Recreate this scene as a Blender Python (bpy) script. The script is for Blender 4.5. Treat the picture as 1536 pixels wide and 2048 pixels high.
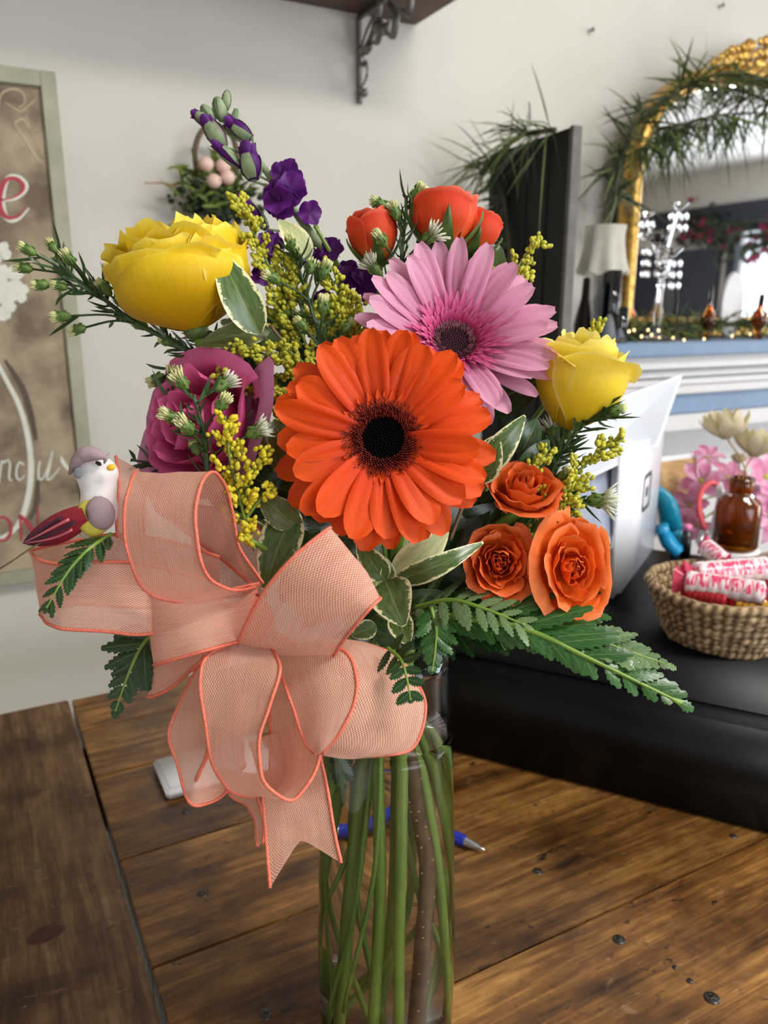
import bpy, bmesh, math, random
from mathutils import Vector, Matrix, noise as mnoise

for _o in list(bpy.data.objects):
    bpy.data.objects.remove(_o)
scene = bpy.context.scene
COL = scene.collection
R = math.radians
rnd = random.Random(7)

# ------------------------------------------------------------------ camera
FPX = 1560.0                       # focal length in pixels of the 1536 x 2048 frame
PITCH = R(14.5)
CAM = Vector((0, 0, 1.40))
FW = Vector((0, math.cos(PITCH), -math.sin(PITCH)))
UP = Vector((0, math.sin(PITCH), math.cos(PITCH)))
RX = Vector((1, 0, 0))
cd = bpy.data.cameras.new('camera')
cam = bpy.data.objects.new('camera', cd)
COL.objects.link(cam)
cam.location = CAM
cam.rotation_euler = (math.pi / 2 - PITCH, 0, 0)
cd.sensor_fit = 'VERTICAL'
cd.sensor_height = 24.0
cd.lens = FPX / 2048 * 24.0
cd.clip_start = 0.02
cd.clip_end = 60
cd.dof.use_dof = True
cd.dof.focus_distance = 0.405
cd.dof.aperture_fstop = cd.lens / 2.7
scene.camera = cam

# ------------------------------------------------------------------ world, lights, exposure
scene.view_settings.view_transform = 'Standard'
scene.view_settings.look = 'None'
scene.view_settings.gamma = 1.0
scene.view_settings.use_curve_mapping = False
scene.view_settings.exposure = -0.36
cy = scene.cycles
cy.max_bounces, cy.diffuse_bounces, cy.glossy_bounces, cy.transmission_bounces, cy.transparent_max_bounces = 9, 3, 3, 9, 8
cy.caustics_reflective = False
cy.blur_glossy = 0.5
world = bpy.data.worlds.new('world')
scene.world = world
world.use_nodes = True
_bg = world.node_tree.nodes['Background']
_bg.inputs[0].default_value = (0.80, 0.89, 1.0, 1)
_bg.inputs[1].default_value = 3.0

# the room's own axes: u runs along the wall behind the table, v runs into that wall
AU = Vector((math.sin(R(62)), math.cos(R(62)), 0))
AV = Vector((-math.cos(R(62)), math.sin(R(62)), 0))
ROOM_U0, ROOM_U1, ROOM_V0, ROOM_V1, ROOM_H = -1.6, 6.8, -4.6, 1.25, 2.72


def uv(u, v, z):
    return AU * u + AV * v + Vector((0, 0, z))


def area_light(name, loc, direction, sx, sy, power, color=(1, 1, 1)):
    l = bpy.data.lights.new(name, 'AREA')
    l.shape = 'RECTANGLE'
    l.size, l.size_y = sx, sy
    l.energy = power
    l.color = color
    o = bpy.data.objects.new(name, l)
    COL.objects.link(o)
    o.location = loc
    o.rotation_euler = Vector(direction).to_track_quat('-Z', 'Z').to_euler()
    return o


# daylight through the side window, added frontal fill behind the camera, two ceiling fittings
area_light('window_daylight', uv(6.72, -1.75, 1.30), -AU, 2.6, 1.75, 185, (0.90, 0.95, 1.0))
area_light('front_fill_light', uv(1.6, -4.52, 1.45), AV, 3.6, 2.0, 128, (0.92, 0.96, 1.0))
area_light('ceiling_fitting_light', uv(1.15, -0.65, 2.66), (0, 0, -1), 1.15, 0.30, 58, (1.0, 0.97, 0.93))
area_light('ceiling_fitting_light.001', uv(3.6, -0.9, 2.66), (0, 0, -1), 1.15, 0.30, 26, (1.0, 0.97, 0.93))

# ------------------------------------------------------------------ geometry helpers


def ray(px, py):
    return FW + RX * ((px - 768) / FPX) - UP * ((py - 1024) / FPX)


def P(px, py, d):
    return CAM + ray(px, py) * d


def on_z(px, py, z):
    r = ray(px, py)
    return CAM + r * ((z - CAM.z) / r.z)


def on_v(px, py, v):
    r = ray(px, py)
    return CAM + r * (v / r.dot(AV))


def on_y(px, py, y):
    r = ray(px, py)
    return CAM + r * (y / r.y)


def dirc(r, u, t):
    """direction from right / up / towards-the-photographer amounts"""
    return (RX * r + UP * u - FW * t).normalized()


def frame(z, x=None):
    z = Vector(z).normalized()
    x = Vector(x) if x is not None else Vector((0.3, 0.1, 1.0))
    y = z.cross(x)
    if y.length < 1e-5:
        y = z.cross(Vector((1, 0, 0)))
    y.normalize()
    x = y.cross(z).normalized()
    return Matrix((x, y, z)).transposed().to_4x4()


WM = {}


def place(o, parent=None, m=None):
    m = m or Matrix.Identity(4)
    COL.objects.link(o)
    o.matrix_basis = m
    if parent is not None:
        o.parent = parent
        o.matrix_parent_inverse = WM[parent.name].inverted()
    WM[o.name] = m
    return o


def thing(name, label, cat, loc, group=None):
    o = bpy.data.objects.new(name, None)
    o.empty_display_size = 0.02
    place(o, None, Matrix.Translation(loc))
    tag(o, label, cat, group)
    return o


def tag(o, label=None, cat=None, group=None, kind=None):
    if label:
        o['label'] = label
    if cat:
        o['category'] = cat
    if group:
        o['group'] = group
    if kind:
        o['kind'] = kind
    return o


def mesh(name, verts, faces, uvs=None, smooth=True):
    me = bpy.data.meshes.new(name)
    me.from_pydata([tuple(v) for v in verts], [], faces)
    if uvs is not None:
        l = me.uv_layers.new(name='UVMap')
        idx = [0] * len(me.loops)
        me.loops.foreach_get('vertex_index', idx)
        flat = []
        for i in idx:
            flat.extend(uvs[i])
        l.data.foreach_set('uv', flat)
    if smooth:
        me.polygons.foreach_set('use_smooth', [True] * len(me.polygons))
    me.update()
    return me


def obj(name, me, mat, parent=None, m=None, kind=None, label=None):
    o = bpy.data.objects.new(name, me)
    if mat is not None and not me.materials:
        me.materials.append(mat)
    place(o, parent, m)
    if kind:
        o['kind'] = kind
    if label:
        o['label'] = label
    return o


class MB:
    """collects geometry for ONE mesh"""

    def __init__(self):
        self.v, self.f, self.uv = [], [], []

    def add(self, vs, fs, uvs=None, m=None):
        b = len(self.v)
        self.v += [(m @ Vector(v)) if m is not None else Vector(v) for v in vs]
        self.f += [tuple(i + b for i in f) for f in fs]
        self.uv += list(uvs) if uvs is not None else [(0.5, 0.5)] * len(vs)
        return self

    def build(self, name, mat, parent=None, m=None, smooth=True, kind=None, label=None):
        return obj(name, mesh(name, self.v, self.f, self.uv, smooth), mat, parent, m, kind, label)


def grid(fn, nu, nv, closed_u=False):
    vs, fs, us = [], [], []
    for j in range(nv + 1):
        for i in range(nu + (0 if closed_u else 1)):
            a, b = i / nu, j / nv
            vs.append(fn(a, b))
            us.append((a, b))
    w = nu if closed_u else nu + 1
    for j in range(nv):
        for i in range(nu):
            i2 = (i + 1) % w
            fs.append((j * w + i, j * w + i2, (j + 1) * w + i2, (j + 1) * w + i))
    return vs, fs, us


def catmull(pts, n):
    pts = [Vector(p) for p in pts]
    if len(pts) == 2:
        return [pts[0].lerp(pts[1], i / n) for i in range(n + 1)]
    ext = [pts[0] * 2 - pts[1]] + pts + [pts[-1] * 2 - pts[-2]]
    m = len(pts) - 1
    out = []
    for i in range(n + 1):
        t = i / n * m
        k = min(int(t), m - 1)
        x = t - k
        p0, p1, p2, p3 = ext[k:k + 4]
        out.append(0.5 * ((2 * p1) + (p2 - p0) * x + (2 * p0 - 5 * p1 + 4 * p2 - p3) * x * x + (3 * p1 - p0 - 3 * p2 + p3) * x ** 3))
    return out


def tube(pts, rad, sides=8, cap=True, squash=1.0):
    """rad: number or list along pts"""
    pts = [Vector(p) for p in pts]
    n = len(pts)
    rad = [rad] * n if not isinstance(rad, (list, tuple)) else list(rad)
    if len(rad) != n:
        rad = [rad[min(int(i / max(n - 1, 1) * (len(rad) - 1)), len(rad) - 2)] * (1 - (i / max(n - 1, 1) * (len(rad) - 1)) % 1) +
               rad[min(int(i / max(n - 1, 1) * (len(rad) - 1)) + 1, len(rad) - 1)] * ((i / max(n - 1, 1) * (len(rad) - 1)) % 1)
               for i in range(n)]
    vs, fs, us = [], [], []
    nrm = None
    for i, p in enumerate(pts):
        t = (pts[min(i + 1, n - 1)] - pts[max(i - 1, 0)])
        t = t.normalized() if t.length > 1e-9 else Vector((0, 0, 1))
        if nrm is None:
            nrm = t.orthogonal().normalized()
        else:
            nrm = nrm - t * nrm.dot(t)
            nrm = nrm.normalized() if nrm.length > 1e-6 else t.orthogonal().normalized()
        bn = t.cross(nrm)
        for k in range(sides):
            a = 2 * math.pi * k / sides
            vs.append(p + (nrm * math.cos(a) + bn * math.sin(a) * squash) * rad[i])
            us.append((k / sides, i / max(n - 1, 1)))
    for i in range(n - 1):
        for k in range(sides):
            k2 = (k + 1) % sides
            fs.append((i * sides + k, i * sides + k2, (i + 1) * sides + k2, (i + 1) * sides + k))
    if cap:
        fs.append(tuple(range(sides - 1, -1, -1)))
        fs.append(tuple(range((n - 1) * sides, n * sides)))
    return vs, fs, us


def box(x0, x1, y0, y1, z0, z1, bev=0.0):
    bm = bmesh.new()
    bmesh.ops.create_cube(bm, size=1)
    for v in bm.verts:
        v.co = Vector(((x0 + x1) / 2 + v.co.x * (x1 - x0), (y0 + y1) / 2 + v.co.y * (y1 - y0), (z0 + z1) / 2 + v.co.z * (z1 - z0)))
    if bev:
        bmesh.ops.bevel(bm, geom=list(bm.edges), offset=bev, segments=2, affect='EDGES')
    vs = [v.co.copy() for v in bm.verts]
    bm.verts.index_update()
    fs = [tuple(v.index for v in f.verts) for f in bm.faces]
    bm.free()
    return vs, fs, [(v.x, v.y) for v in vs]


def lathe(prof, n=32, closed=False):
    vs, fs, us = [], [], []
    m = len(prof)
    for j, (r, z) in enumerate(prof):
        for i in range(n):
            a = 2 * math.pi * i / n
            vs.append(Vector((r * math.cos(a), r * math.sin(a), z)))
            us.append((i / n, j / max(m - 1, 1)))
    for j in range(m - 1 + (1 if closed else 0)):
        j2 = (j + 1) % m
        for i in range(n):
            i2 = (i + 1) % n
            fs.append((j * n + i, j * n + i2, j2 * n + i2, j2 * n + i))
    return vs, fs, us


def ellipsoid(rx, ry, rz, nu=8, nv=6):
    vs, fs, us = [Vector((0, 0, -rz))], [], [(0.5, 0)]
    for j in range(1, nv):
        b = -math.pi / 2 + math.pi * j / nv
        for i in range(nu):
            a = 2 * math.pi * i / nu
            vs.append(Vector((rx * math.cos(a) * math.cos(b), ry * math.sin(a) * math.cos(b), rz * math.sin(b))))
            us.append((i / nu, j / nv))
    vs.append(Vector((0, 0, rz)))
    us.append((0.5, 1))
    for i in range(nu):
        i2 = (i + 1) % nu
        fs.append((0, 1 + i2, 1 + i))
        for j in range(nv - 2):
            a = 1 + j * nu
            fs.append((a + i, a + i2, a + nu + i2, a + nu + i))
        a = 1 + (nv - 2) * nu
        fs.append((a + i, a + i2, len(vs) - 1))
    return vs, fs, us


def plate(outline, n, t):
    """flat outline (list of Vector on a plane with normal n) given thickness t along n"""
    k = len(outline)
    vs = [Vector(p) for p in outline] + [Vector(p) + Vector(n) * t for p in outline]
    fs = [tuple(range(k - 1, -1, -1)), tuple(range(k, 2 * k))]
    fs += [(i, (i + 1) % k, k + (i + 1) % k, k + i) for i in range(k)]
    return vs, fs, [(0.5, 0.5)] * (2 * k)


# ------------------------------------------------------------------ material helpers


def lin(c):
    """sRGB 0-255 -> linear"""
    o = []
    for x in c:
        x = x / 255.0
        o.append(x / 12.92 if x <= 0.04045 else ((x + 0.055) / 1.055) ** 2.4)
    return (*o, 1.0)


class NT:
    def __init__(self, name):
        self.m = bpy.data.materials.new(name)
        self.m.use_nodes = True
        self.t = self.m.node_tree
        self.b = self.t.nodes['Principled BSDF']
        self.out = self.t.nodes['Material Output']

    def n(self, typ, **kw):
        nd = self.t.nodes.new(typ)
        for k, v in kw.items():
            if k.startswith('i_'):
                nd.inputs[k[2:].replace('_', ' ')].default_value = v
            else:
                setattr(nd, k, v)
        return nd

    def l(self, a, b):
        self.t.links.new(a, b)

    def set(self, **kw):
        for k, v in kw.items():
            self.b.inputs[k.replace('_', ' ')].default_value = v

    def math(self, op, a, b=None, clamp=False):
        nd = self.t.nodes.new('ShaderNodeMath')
        nd.operation = op
        nd.use_clamp = clamp
        for i, x in enumerate((a, b)):
            if x is None:
                continue
            if isinstance(x, (int, float)):
                nd.inputs[i].default_value = x
            else:
                self.l(x, nd.inputs[i])
        return nd.outputs[0]

    def mix(self, fac, a, b, mode='MIX'):
        nd = self.t.nodes.new('ShaderNodeMix')
        nd.data_type = 'RGBA'
        nd.blend_type = mode
        for s, x in ((0, fac), (6, a), (7, b)):
            if isinstance(x, (int, float)):
                nd.inputs[s].default_value = x
            elif isinstance(x, tuple):
                nd.inputs[s].default_value = x
            else:
                self.l(x, nd.inputs[s])
        return nd.outputs[2]

    def ramp(self, fac, stops):
        nd = self.t.nodes.new('ShaderNodeValToRGB')
        e = nd.color_ramp.elements
        while len(e) < len(stops):
            e.new(0.5)
        for el, (p, c) in zip(e, stops):
            el.position = p
            el.color = c
        self.l(fac, nd.inputs[0])
        return nd.outputs[0]

    def coords(self, kind='Object', scale=(1, 1, 1)):
        tc = self.n('ShaderNodeTexCoord')
        mp = self.n('ShaderNodeMapping')
        mp.inputs['Scale'].default_value = scale
        self.l(tc.outputs[kind], mp.inputs[0])
        return mp.outputs[0]

    def noise(self, vec, scale, detail=4, rough=0.55, dist=0.0):
        nd = self.n('ShaderNodeTexNoise')
        nd.inputs['Scale'].default_value = scale
        nd.inputs['Detail'].default_value = detail
        nd.inputs['Roughness'].default_value = rough
        nd.inputs['Distortion'].default_value = dist
        self.l(vec, nd.inputs['Vector'])
        return nd.outputs[0]

    def bump(self, h, strength=0.3, dist=0.001):
        nd = self.n('ShaderNodeBump')
        nd.inputs['Strength'].default_value = strength
        nd.inputs['Distance'].default_value = dist
        self.l(h, nd.inputs['Height'])
        self.l(nd.outputs[0], self.b.inputs['Normal'])
        return nd.outputs[0]

    def translucent(self, col, amount, normal=None):
        tr = self.n('ShaderNodeBsdfTranslucent')
        if isinstance(col, tuple):
            tr.inputs[0].default_value = col
        else:
            self.l(col, tr.inputs[0])
        mx = self.n('ShaderNodeMixShader')
        mx.inputs[0].default_value = amount
        self.l(self.b.outputs[0], mx.inputs[1])
        self.l(tr.outputs[0], mx.inputs[2])
        self.l(mx.outputs[0], self.out.inputs[0])


def flat(name, c, rough=0.55, metal=0.0, var=0.0, scale=40, bump=0.0, bscale=120, spec=None, c2=None, trans=0.0, vec=(1, 1, 1)):
    t = NT(name)
    base = lin(c)
    t.set(Base_Color=base, Roughness=rough, Metallic=metal)
    if spec is not None:
        t.b.inputs['Specular IOR Level'].default_value = spec
    if var or c2:
        v = t.coords('Object', vec)
        n = t.noise(v, scale)
        c2l = lin(c2) if c2 else tuple(x * (1 - var) for x in base[:3]) + (1,)
        col = t.ramp(n, [(0.33, c2l), (0.66, base)])
        t.l(col, t.b.inputs['Base Color'])
        if trans:
            t.translucent(col, trans)
    elif trans:
        t.translucent(base, trans)
    if bump:
        t.bump(t.noise(t.coords('Object', vec), bscale, 5), bump)
    return t.m

# ================================================================== materials of the place
MR = Matrix((AU, AV, Vector((0, 0, 1)))).transposed().to_4x4()      # room axes -> world
ZT = CAM.z - 0.445                                                   # table top height


def wood_mat(name, along, dark, mid, light, speck=0.5, rough=0.32):
    t = NT(name)
    tc = t.n('ShaderNodeTexCoord')
    oi = t.n('ShaderNodeObjectInfo')
    off = t.n('ShaderNodeVectorMath', operation='SCALE')
    comb = t.n('ShaderNodeCombineXYZ')
    for i in range(3):
        t.l(oi.outputs['Random'], comb.inputs[i])
    t.l(comb.outputs[0], off.inputs[0])
    off.inputs['Scale'].default_value = 7.3
    add = t.n('ShaderNodeVectorMath', operation='ADD')
    t.l(tc.outputs['Object'], add.inputs[0])
    t.l(off.outputs[0], add.inputs[1])
    v = add.outputs[0]

    def mp(s):
        m = t.n('ShaderNodeMapping')
        m.inputs['Scale'].default_value = s
        t.l(v, m.inputs[0])
        return m.outputs[0]
    st = (4.5, 46, 8) if along == 'x' else (46, 4.5, 8)
    st2 = (16, 330, 20) if along == 'x' else (330, 16, 20)
    g = t.noise(mp(st), 1.0, 4, 0.6, 1.4)
    g2 = t.noise(mp(st2), 1.0, 2, 0.6, 0.4)
    mott = t.noise(mp((30, 55, 30) if along == 'x' else (55, 30, 30)), 1.0, 5, 0.7)
    big = t.noise(mp((1, 1.6, 1)), 8.0, 4, 0.6)
    f = t.math('ADD', t.math('ADD', t.math('MULTIPLY', g, 0.50), t.math('MULTIPLY', g2, 0.25)), t.math('MULTIPLY', mott, 0.25))
    col = t.ramp(f, [(0.32, lin(dark)), (0.48, lin(mid)), (0.70, lin(light))])
    stain = t.ramp(big, [(0.34, (0.22, 0.18, 0.15, 1)), (0.48, (0.72, 0.66, 0.62, 1)), (0.62, (1, 1, 1, 1))])
    col = t.mix(0.9, col, stain, 'MULTIPLY')
    scr = t.noise(mp((22, 300, 30) if along == 'x' else (60, 260, 30)), 1.0, 2, 0.5, 2.5)
    col = t.mix(t.math('MULTIPLY', t.ramp(scr, [(0.70, (0, 0, 0, 1)), (0.76, (1, 1, 1, 1))]), 0.35), col, lin((190, 168, 138)))
    sp = t.noise(mp((60, 95, 60)), 1.0, 3, 0.7)
    spm = t.ramp(sp, [(0.60, (0, 0, 0, 1)), (0.68, (1, 1, 1, 1))])
    reg = t.noise(mp((1, 1, 1)), 13.0, 2, 0.5)
    spf = t.math('MULTIPLY', t.math('MULTIPLY', spm, t.ramp(reg, [(0.45, (0, 0, 0, 1)), (0.6, (1, 1, 1, 1))])), speck)
    col = t.mix(spf, col, lin((34, 22, 14)))
    wear = t.noise(mp((9, 17, 9)), 2.2, 6, 0.75, 1.5)
    wm = t.math('MULTIPLY', t.ramp(wear, [(0.60, (0, 0, 0, 1)), (0.72, (1, 1, 1, 1))]), 0.30)
    col = t.mix(wm, col, lin((176, 150, 118)))
    hv = t.n('ShaderNodeHueSaturation')
    t.l(col, hv.inputs['Color'])
    t.l(t.math('ADD', t.math('MULTIPLY', oi.outputs['Random'], 0.5), 0.75), hv.inputs['Value'])
    t.l(hv.outputs[0], t.b.inputs['Base Color'])
    rr = t.math('ADD', t.math('MULTIPLY', wear, 0.35), rough - 0.14)
    t.l(rr, t.b.inputs['Roughness'])
    t.bump(f, 0.25, 0.0012)
    return t.m


M = {}
M['plank'] = wood_mat('reclaimed_plank', 'x', (46, 29, 15), (122, 82, 39), (198, 148, 80), 1.0, 0.26)
M['endboard'] = wood_mat('end_board', 'y', (44, 31, 21), (94, 68, 44), (150, 120, 86), 0.6, 0.32)
M['frame_wood'] = wood_mat('table_frame_wood', 'x', (30, 20, 12), (62, 42, 24), (90, 62, 36), 0.3, 0.5)


def wall_mat():
    t = NT('painted_wall')
    v = t.coords('Object')
    n = t.noise(v, 2.2, 3)
    t.l(t.ramp(n, [(0.3, lin((203, 197, 187))), (0.7, lin((214, 208, 197)))]), t.b.inputs['Base Color'])
    t.set(Roughness=0.75)
    t.bump(t.noise(v, 260, 4), 0.12, 0.001)
    return t.m


M['wall'] = wall_mat()
M['ceiling'] = flat('ceiling_paint', (232, 230, 226), 0.85, var=0.04, scale=3)
M['floor'] = flat('shop_floor', (120, 104, 88), 0.5, var=0.25, scale=4)
M['navy'] = flat('navy_paint', (30, 36, 52), 0.45, var=0.2, scale=8)
M['white_trim'] = flat('white_trim', (206, 204, 203), 0.45, var=0.06, scale=14)
M['blue_trim'] = flat('slate_blue_paint', (112, 136, 166), 0.5, var=0.12, scale=16)
M['fitting'] = flat('fitting_white', (235, 235, 235), 0.5, var=0.02, scale=5)
M['iron'] = flat('cast_iron', (140, 136, 132), 0.42, 0.55, var=0.45, scale=60)
M['shelf'] = flat('shelf_board', (104, 82, 66), 0.6, var=0.35, scale=9, vec=(1, 6, 6))
M['black_panel'] = flat('black_painted_board', (11, 12, 14), 0.7, var=0.3, scale=12)
M['grey_edge'] = flat('weathered_edge', (108, 104, 98), 0.7, var=0.35, scale=30)
M['black_box'] = flat('black_powder_coat', (6, 7, 10), 0.40, spec=0.24, var=0.15, scale=300, bump=0.05, bscale=900)
M['white_plastic'] = flat('white_plastic', (232, 233, 238), 0.22, var=0.01, scale=4)
M['grey_plastic'] = flat('pale_grey_plastic', (196, 199, 208), 0.3, var=0.02, scale=4)
M['screen'] = flat('tablet_screen', (150, 158, 172), 0.08, var=0.08, scale=6)
M['dark_print'] = flat('dark_print', (62, 62, 68), 0.5, var=0.05, scale=50)
M['paper'] = flat('white_paper', (236, 236, 236), 0.6, var=0.02, scale=6)
M['fairy'] = flat('fairy_glass', (255, 235, 205), 0.2, var=0.02)


def gold_mat():
    t = NT('aged_gold_leaf')
    v = t.coords('Object')
    n = t.noise(v, 70, 5)
    t.l(t.ramp(n, [(0.3, lin((140, 96, 34))), (0.6, lin((222, 178, 92)))]), t.b.inputs['Base Color'])
    t.set(Metallic=0.75, Roughness=0.34)
    t.bump(n, 0.5, 0.002)
    return t.m


M['gold'] = gold_mat()
_t = NT('mirror_silver')
_t.set(Base_Color=(0.93, 0.94, 0.96, 1), Metallic=1.0, Roughness=0.02)
M['mirror'] = _t.m


def glass_mat(name, col, rough=0.0, ior=1.45):
    t = NT(name)
    t.set(Base_Color=col, Roughness=rough, IOR=ior)
    t.b.inputs['Transmission Weight'].default_value = 1.0
    return t.m


M['glass'] = glass_mat('clear_glass', (0.985, 0.995, 0.985, 1), 0, 1.45)
M['water'] = glass_mat('water', (0.97, 0.985, 0.955, 1), 0, 1.333)
M['crystal'] = glass_mat('crystal_glass', (0.95, 0.95, 0.96, 1), 0.02, 1.5)
M['amber'] = glass_mat('amber_glass', lin((206, 132, 32)), 0.02, 1.45)
_t = NT('amber_glass_shell')
_t.set(Base_Color=lin((176, 100, 18)), Roughness=0.04, IOR=1.45)
_t.b.inputs['Transmission Weight'].default_value = 0.9
M['amber_shell'] = _t.m

# ================================================================== the room


def rbox(name, mat, dims, parent=None, bev=0.0, kind=None, label=None, smooth=False):
    b = MB().add(*box(*dims, bev))
    return b.build(name, mat, parent, MR, smooth, kind, label)


def multi(name, mat, boxes, kind='structure'):
    b = MB()
    for d in boxes:
        b.add(*box(*d))
    return b.build(name, mat, None, MR, False, kind)


U0, U1, V0, V1, RH = ROOM_U0, ROOM_U1, ROOM_V0, ROOM_V1, ROOM_H
rbox('floor', M['floor'], (U0, U1, V0, V1, -0.08, 0.0), kind='structure')
rbox('ceiling', M['ceiling'], (U0, U1, V0, V1, RH, RH + 0.08), kind='structure')
rbox('wall_back', M['wall'], (U0, U1, V1, V1 + 0.1, 0, RH), kind='structure')
rbox('wall_left', M['wall'], (U0 - 0.1, U0, V0, V1, 0, RH), kind='structure')
multi('wall_right', M['wall'], [(U1, U1 + 0.1, V0, V1, 0, 0.42), (U1, U1 + 0.1, V0, V1, 2.15, RH),
                               (U1, U1 + 0.1, V0, -3.08, 0.42, 2.15), (U1, U1 + 0.1, -0.42, V1, 0.42, 2.15)])
multi('wall_front', M['wall'], [(U0, U1, V0 - 0.1, V0, 0, 0.45), (U0, U1, V0 - 0.1, V0, 2.45, RH),
                               (U0, -0.2, V0 - 0.1, V0, 0.45, 2.45), (3.4, U1, V0 - 0.1, V0, 0.45, 2.45)])  # opening added for the fill from behind the camera
# windows: frame and mullions
b = MB()
for v0, v1, z0, z1 in ((-3.16, -3.06, 0.36, 2.21), (-0.44, -0.34, 0.36, 2.21), (-3.06, -0.44, 0.36, 0.44), (-3.06, -0.44, 2.13, 2.21)):
    b.add(*box(U1 - 0.05, U1 + 0.02, v0, v1, z0, z1))
w1 = b.build('window_1', M['navy'], None, MR, False, 'structure')
rbox('mullion', M['navy'], (U1 - 0.04, U1, -1.78, -1.72, 0.44, 2.13), w1)
b = MB()
for u0, u1, z0, z1 in ((-0.28, -0.18, 0.4, 2.5), (3.38, 3.48, 0.4, 2.5), (-0.18, 3.38, 0.4, 0.47), (-0.18, 3.38, 2.43, 2.5)):
    b.add(*box(u0, u1, V0 - 0.02, V0 + 0.05, z0, z1))
w2 = b.build('added_fill_window', M['white_trim'], None, MR, False, 'structure')  # unseen window, added to go with the frontal fill
rbox('mullion', M['white_trim'], (1.57, 1.63, V0, V0 + 0.04, 0.47, 2.43), w2)
# dark door and panelling beside the side window (only seen in the mirror)
d1 = rbox('door_1', M['navy'], (U1 - 0.05, U1 - 0.005, -4.45, -3.25, 0.0, 2.0), kind='structure')
rbox('door_handle', M['iron'], (U1 - 0.09, U1 - 0.05, -3.42, -3.38, 0.95, 1.1), d1, 0.005)
rbox('trim_1', M['navy'], (U1 - 0.07, U1 - 0.002, -4.5, -0.3, 2.23, 2.40), kind='structure')
rbox('baseboard_back', M['white_trim'], (U0, U1, V1 - 0.015, V1, 0, 0.11), kind='structure')
for i, u in enumerate((1.15, 3.6)):
    v = (-0.65, -0.9)[i]
    f = MB()
    for d in ((u - 0.62, u + 0.62, v - 0.19, v - 0.16, RH - 0.05, RH), (u - 0.62, u + 0.62, v + 0.16, v + 0.19, RH - 0.05, RH),
              (u - 0.62, u - 0.59, v - 0.16, v + 0.16, RH - 0.05, RH), (u + 0.59, u + 0.62, v - 0.16, v + 0.16, RH - 0.05, RH)):
        f.add(*box(*d))
    o = f.build('ceiling_light', M['fitting'], None, MR, False)
    tag(o, ('white framed ceiling light fitting above the table', 'white framed ceiling light fitting towards the side window')[i], 'ceiling light', 'ceiling light fittings')

# ------------------------------------------------------------------ the reclaimed wood table
tb = thing('table', 'worn reclaimed plank table under the flower vase', 'table', uv(0.5, 0.4, 0))
seams = [-0.16, -0.03, 0.105, 0.235, 0.363, 0.472, 0.597, 0.732, 0.832, 0.912]
for a, c in zip(seams[:-1], seams[1:]):
    dz = rnd.uniform(-0.0008, 0.0004)
    rbox('plank', M['plank'], (0.0668, 1.42, a + 0.0006, c - 0.0006, ZT - 0.034, ZT + dz), tb, 0.0009)
rbox('end_board', M['endboard'], (-0.135, 0.0632, -0.16, 0.912, ZT - 0.034, ZT + 0.0010), tb, 0.0016)
rbox('apron', M['frame_wood'], (-0.08, 1.38, -0.10, -0.075, ZT - 0.13, ZT - 0.035), tb)
rbox('apron', M['frame_wood'], (-0.08, 1.38, 0.83, 0.855, ZT - 0.13, ZT - 0.035), tb)
for u in (-0.09, 1.32):
    for v in (-0.11, 0.79):
        rbox('leg', M['frame_wood'], (u, u + 0.075, v, v + 0.075, 0.0, ZT - 0.035), tb, 0.004)


M['screw'] = flat('dark_screw', (84, 80, 76), 0.32, 0.8, var=0.3, scale=300)


def screw(px, py, r):
    c = on_z(px, py, ZT)
    b = MB().add(*lathe([(0.0, 0.0002), (r * 0.5, 0.0004), (r * 0.85, 0.00035), (r, -0.0002), (r, -0.004)], 14))
    for k in range(2):
        b.add(*box(-r * 0.6, r * 0.6, -r * 0.10, r * 0.10, 0.0002, 0.0007), m=Matrix.Rotation(k * math.pi / 2 + px, 4, 'Z'))
    b.build('screw', M['screw'], tb, Matrix.Translation(c))


for s in ((1075, 1742, .0042), (1238, 1878, .0046), (1424, 1995, .0052), (405, 1786, .0042), (372, 1622, .0036), (530, 2028, .0046), (1380, 1961, .0022), (1350, 1934, .0018), (1466, 1672, .0032)):
    screw(*s)

# knot in the end board
c = on_z(92, 1868, ZT + 0.001)
kn = MB().add(*lathe([(0.0, 0.0006), (0.006, 0.0005), (0.0085, 0.0007), (0.0100, 0.0003), (0.0108, -0.001)], 24), m=Matrix.Translation(c) @ Matrix.Rotation(R(35), 4, 'Z') @ Matrix.Diagonal((1.35, 0.85, 1, 1)))
M['knot'] = flat('wood_knot', (72, 40, 22), 0.4, var=0.55, scale=240)
kn.build('wood_knot', M['knot'], tb)

# ------------------------------------------------------------------ black cash drawer
E1 = Vector((math.sin(R(116.5)), math.cos(R(116.5)), 0))
E2 = Vector((-E1.y, E1.x, 0))
c0 = on_z(905, 1507, ZT) - E1 * 0.075
ZB = ZT + 0.1160
MD = Matrix((E1, E2, Vector((0, 0, 1)))).transposed().to_4x4()
MD.translation = c0
dr = thing('cash_drawer', 'large matte black cash drawer box on the plank table', 'cash drawer', c0)


def dbox(name, mat, d, bev=0.0, parent=dr, m=MD):
    return MB().add(*box(*d, bev)).build(name, mat, parent, m, bev > 0)


dbox('body', M['black_box'], (0.002, 0.518, 0.0025, 0.44, 0.0015, 0.1108), 0.001)
dbox('lid', M['black_box'], (0.0008, 0.5192, 0.0012, 0.445, 0.1109, 0.1160), 0.0022)
dbox('drawer_front', M['black_box'], (0.02, 0.50, 0.0008, 0.006, 0.010, 0.098), 0.0006)
for x in (0.03, 0.46):
    for y in (0.03, 0.39):
        dbox('foot', M['black_box'], (x, x + 0.03, y, y + 0.03, 0.0, 0.0015))

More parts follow.
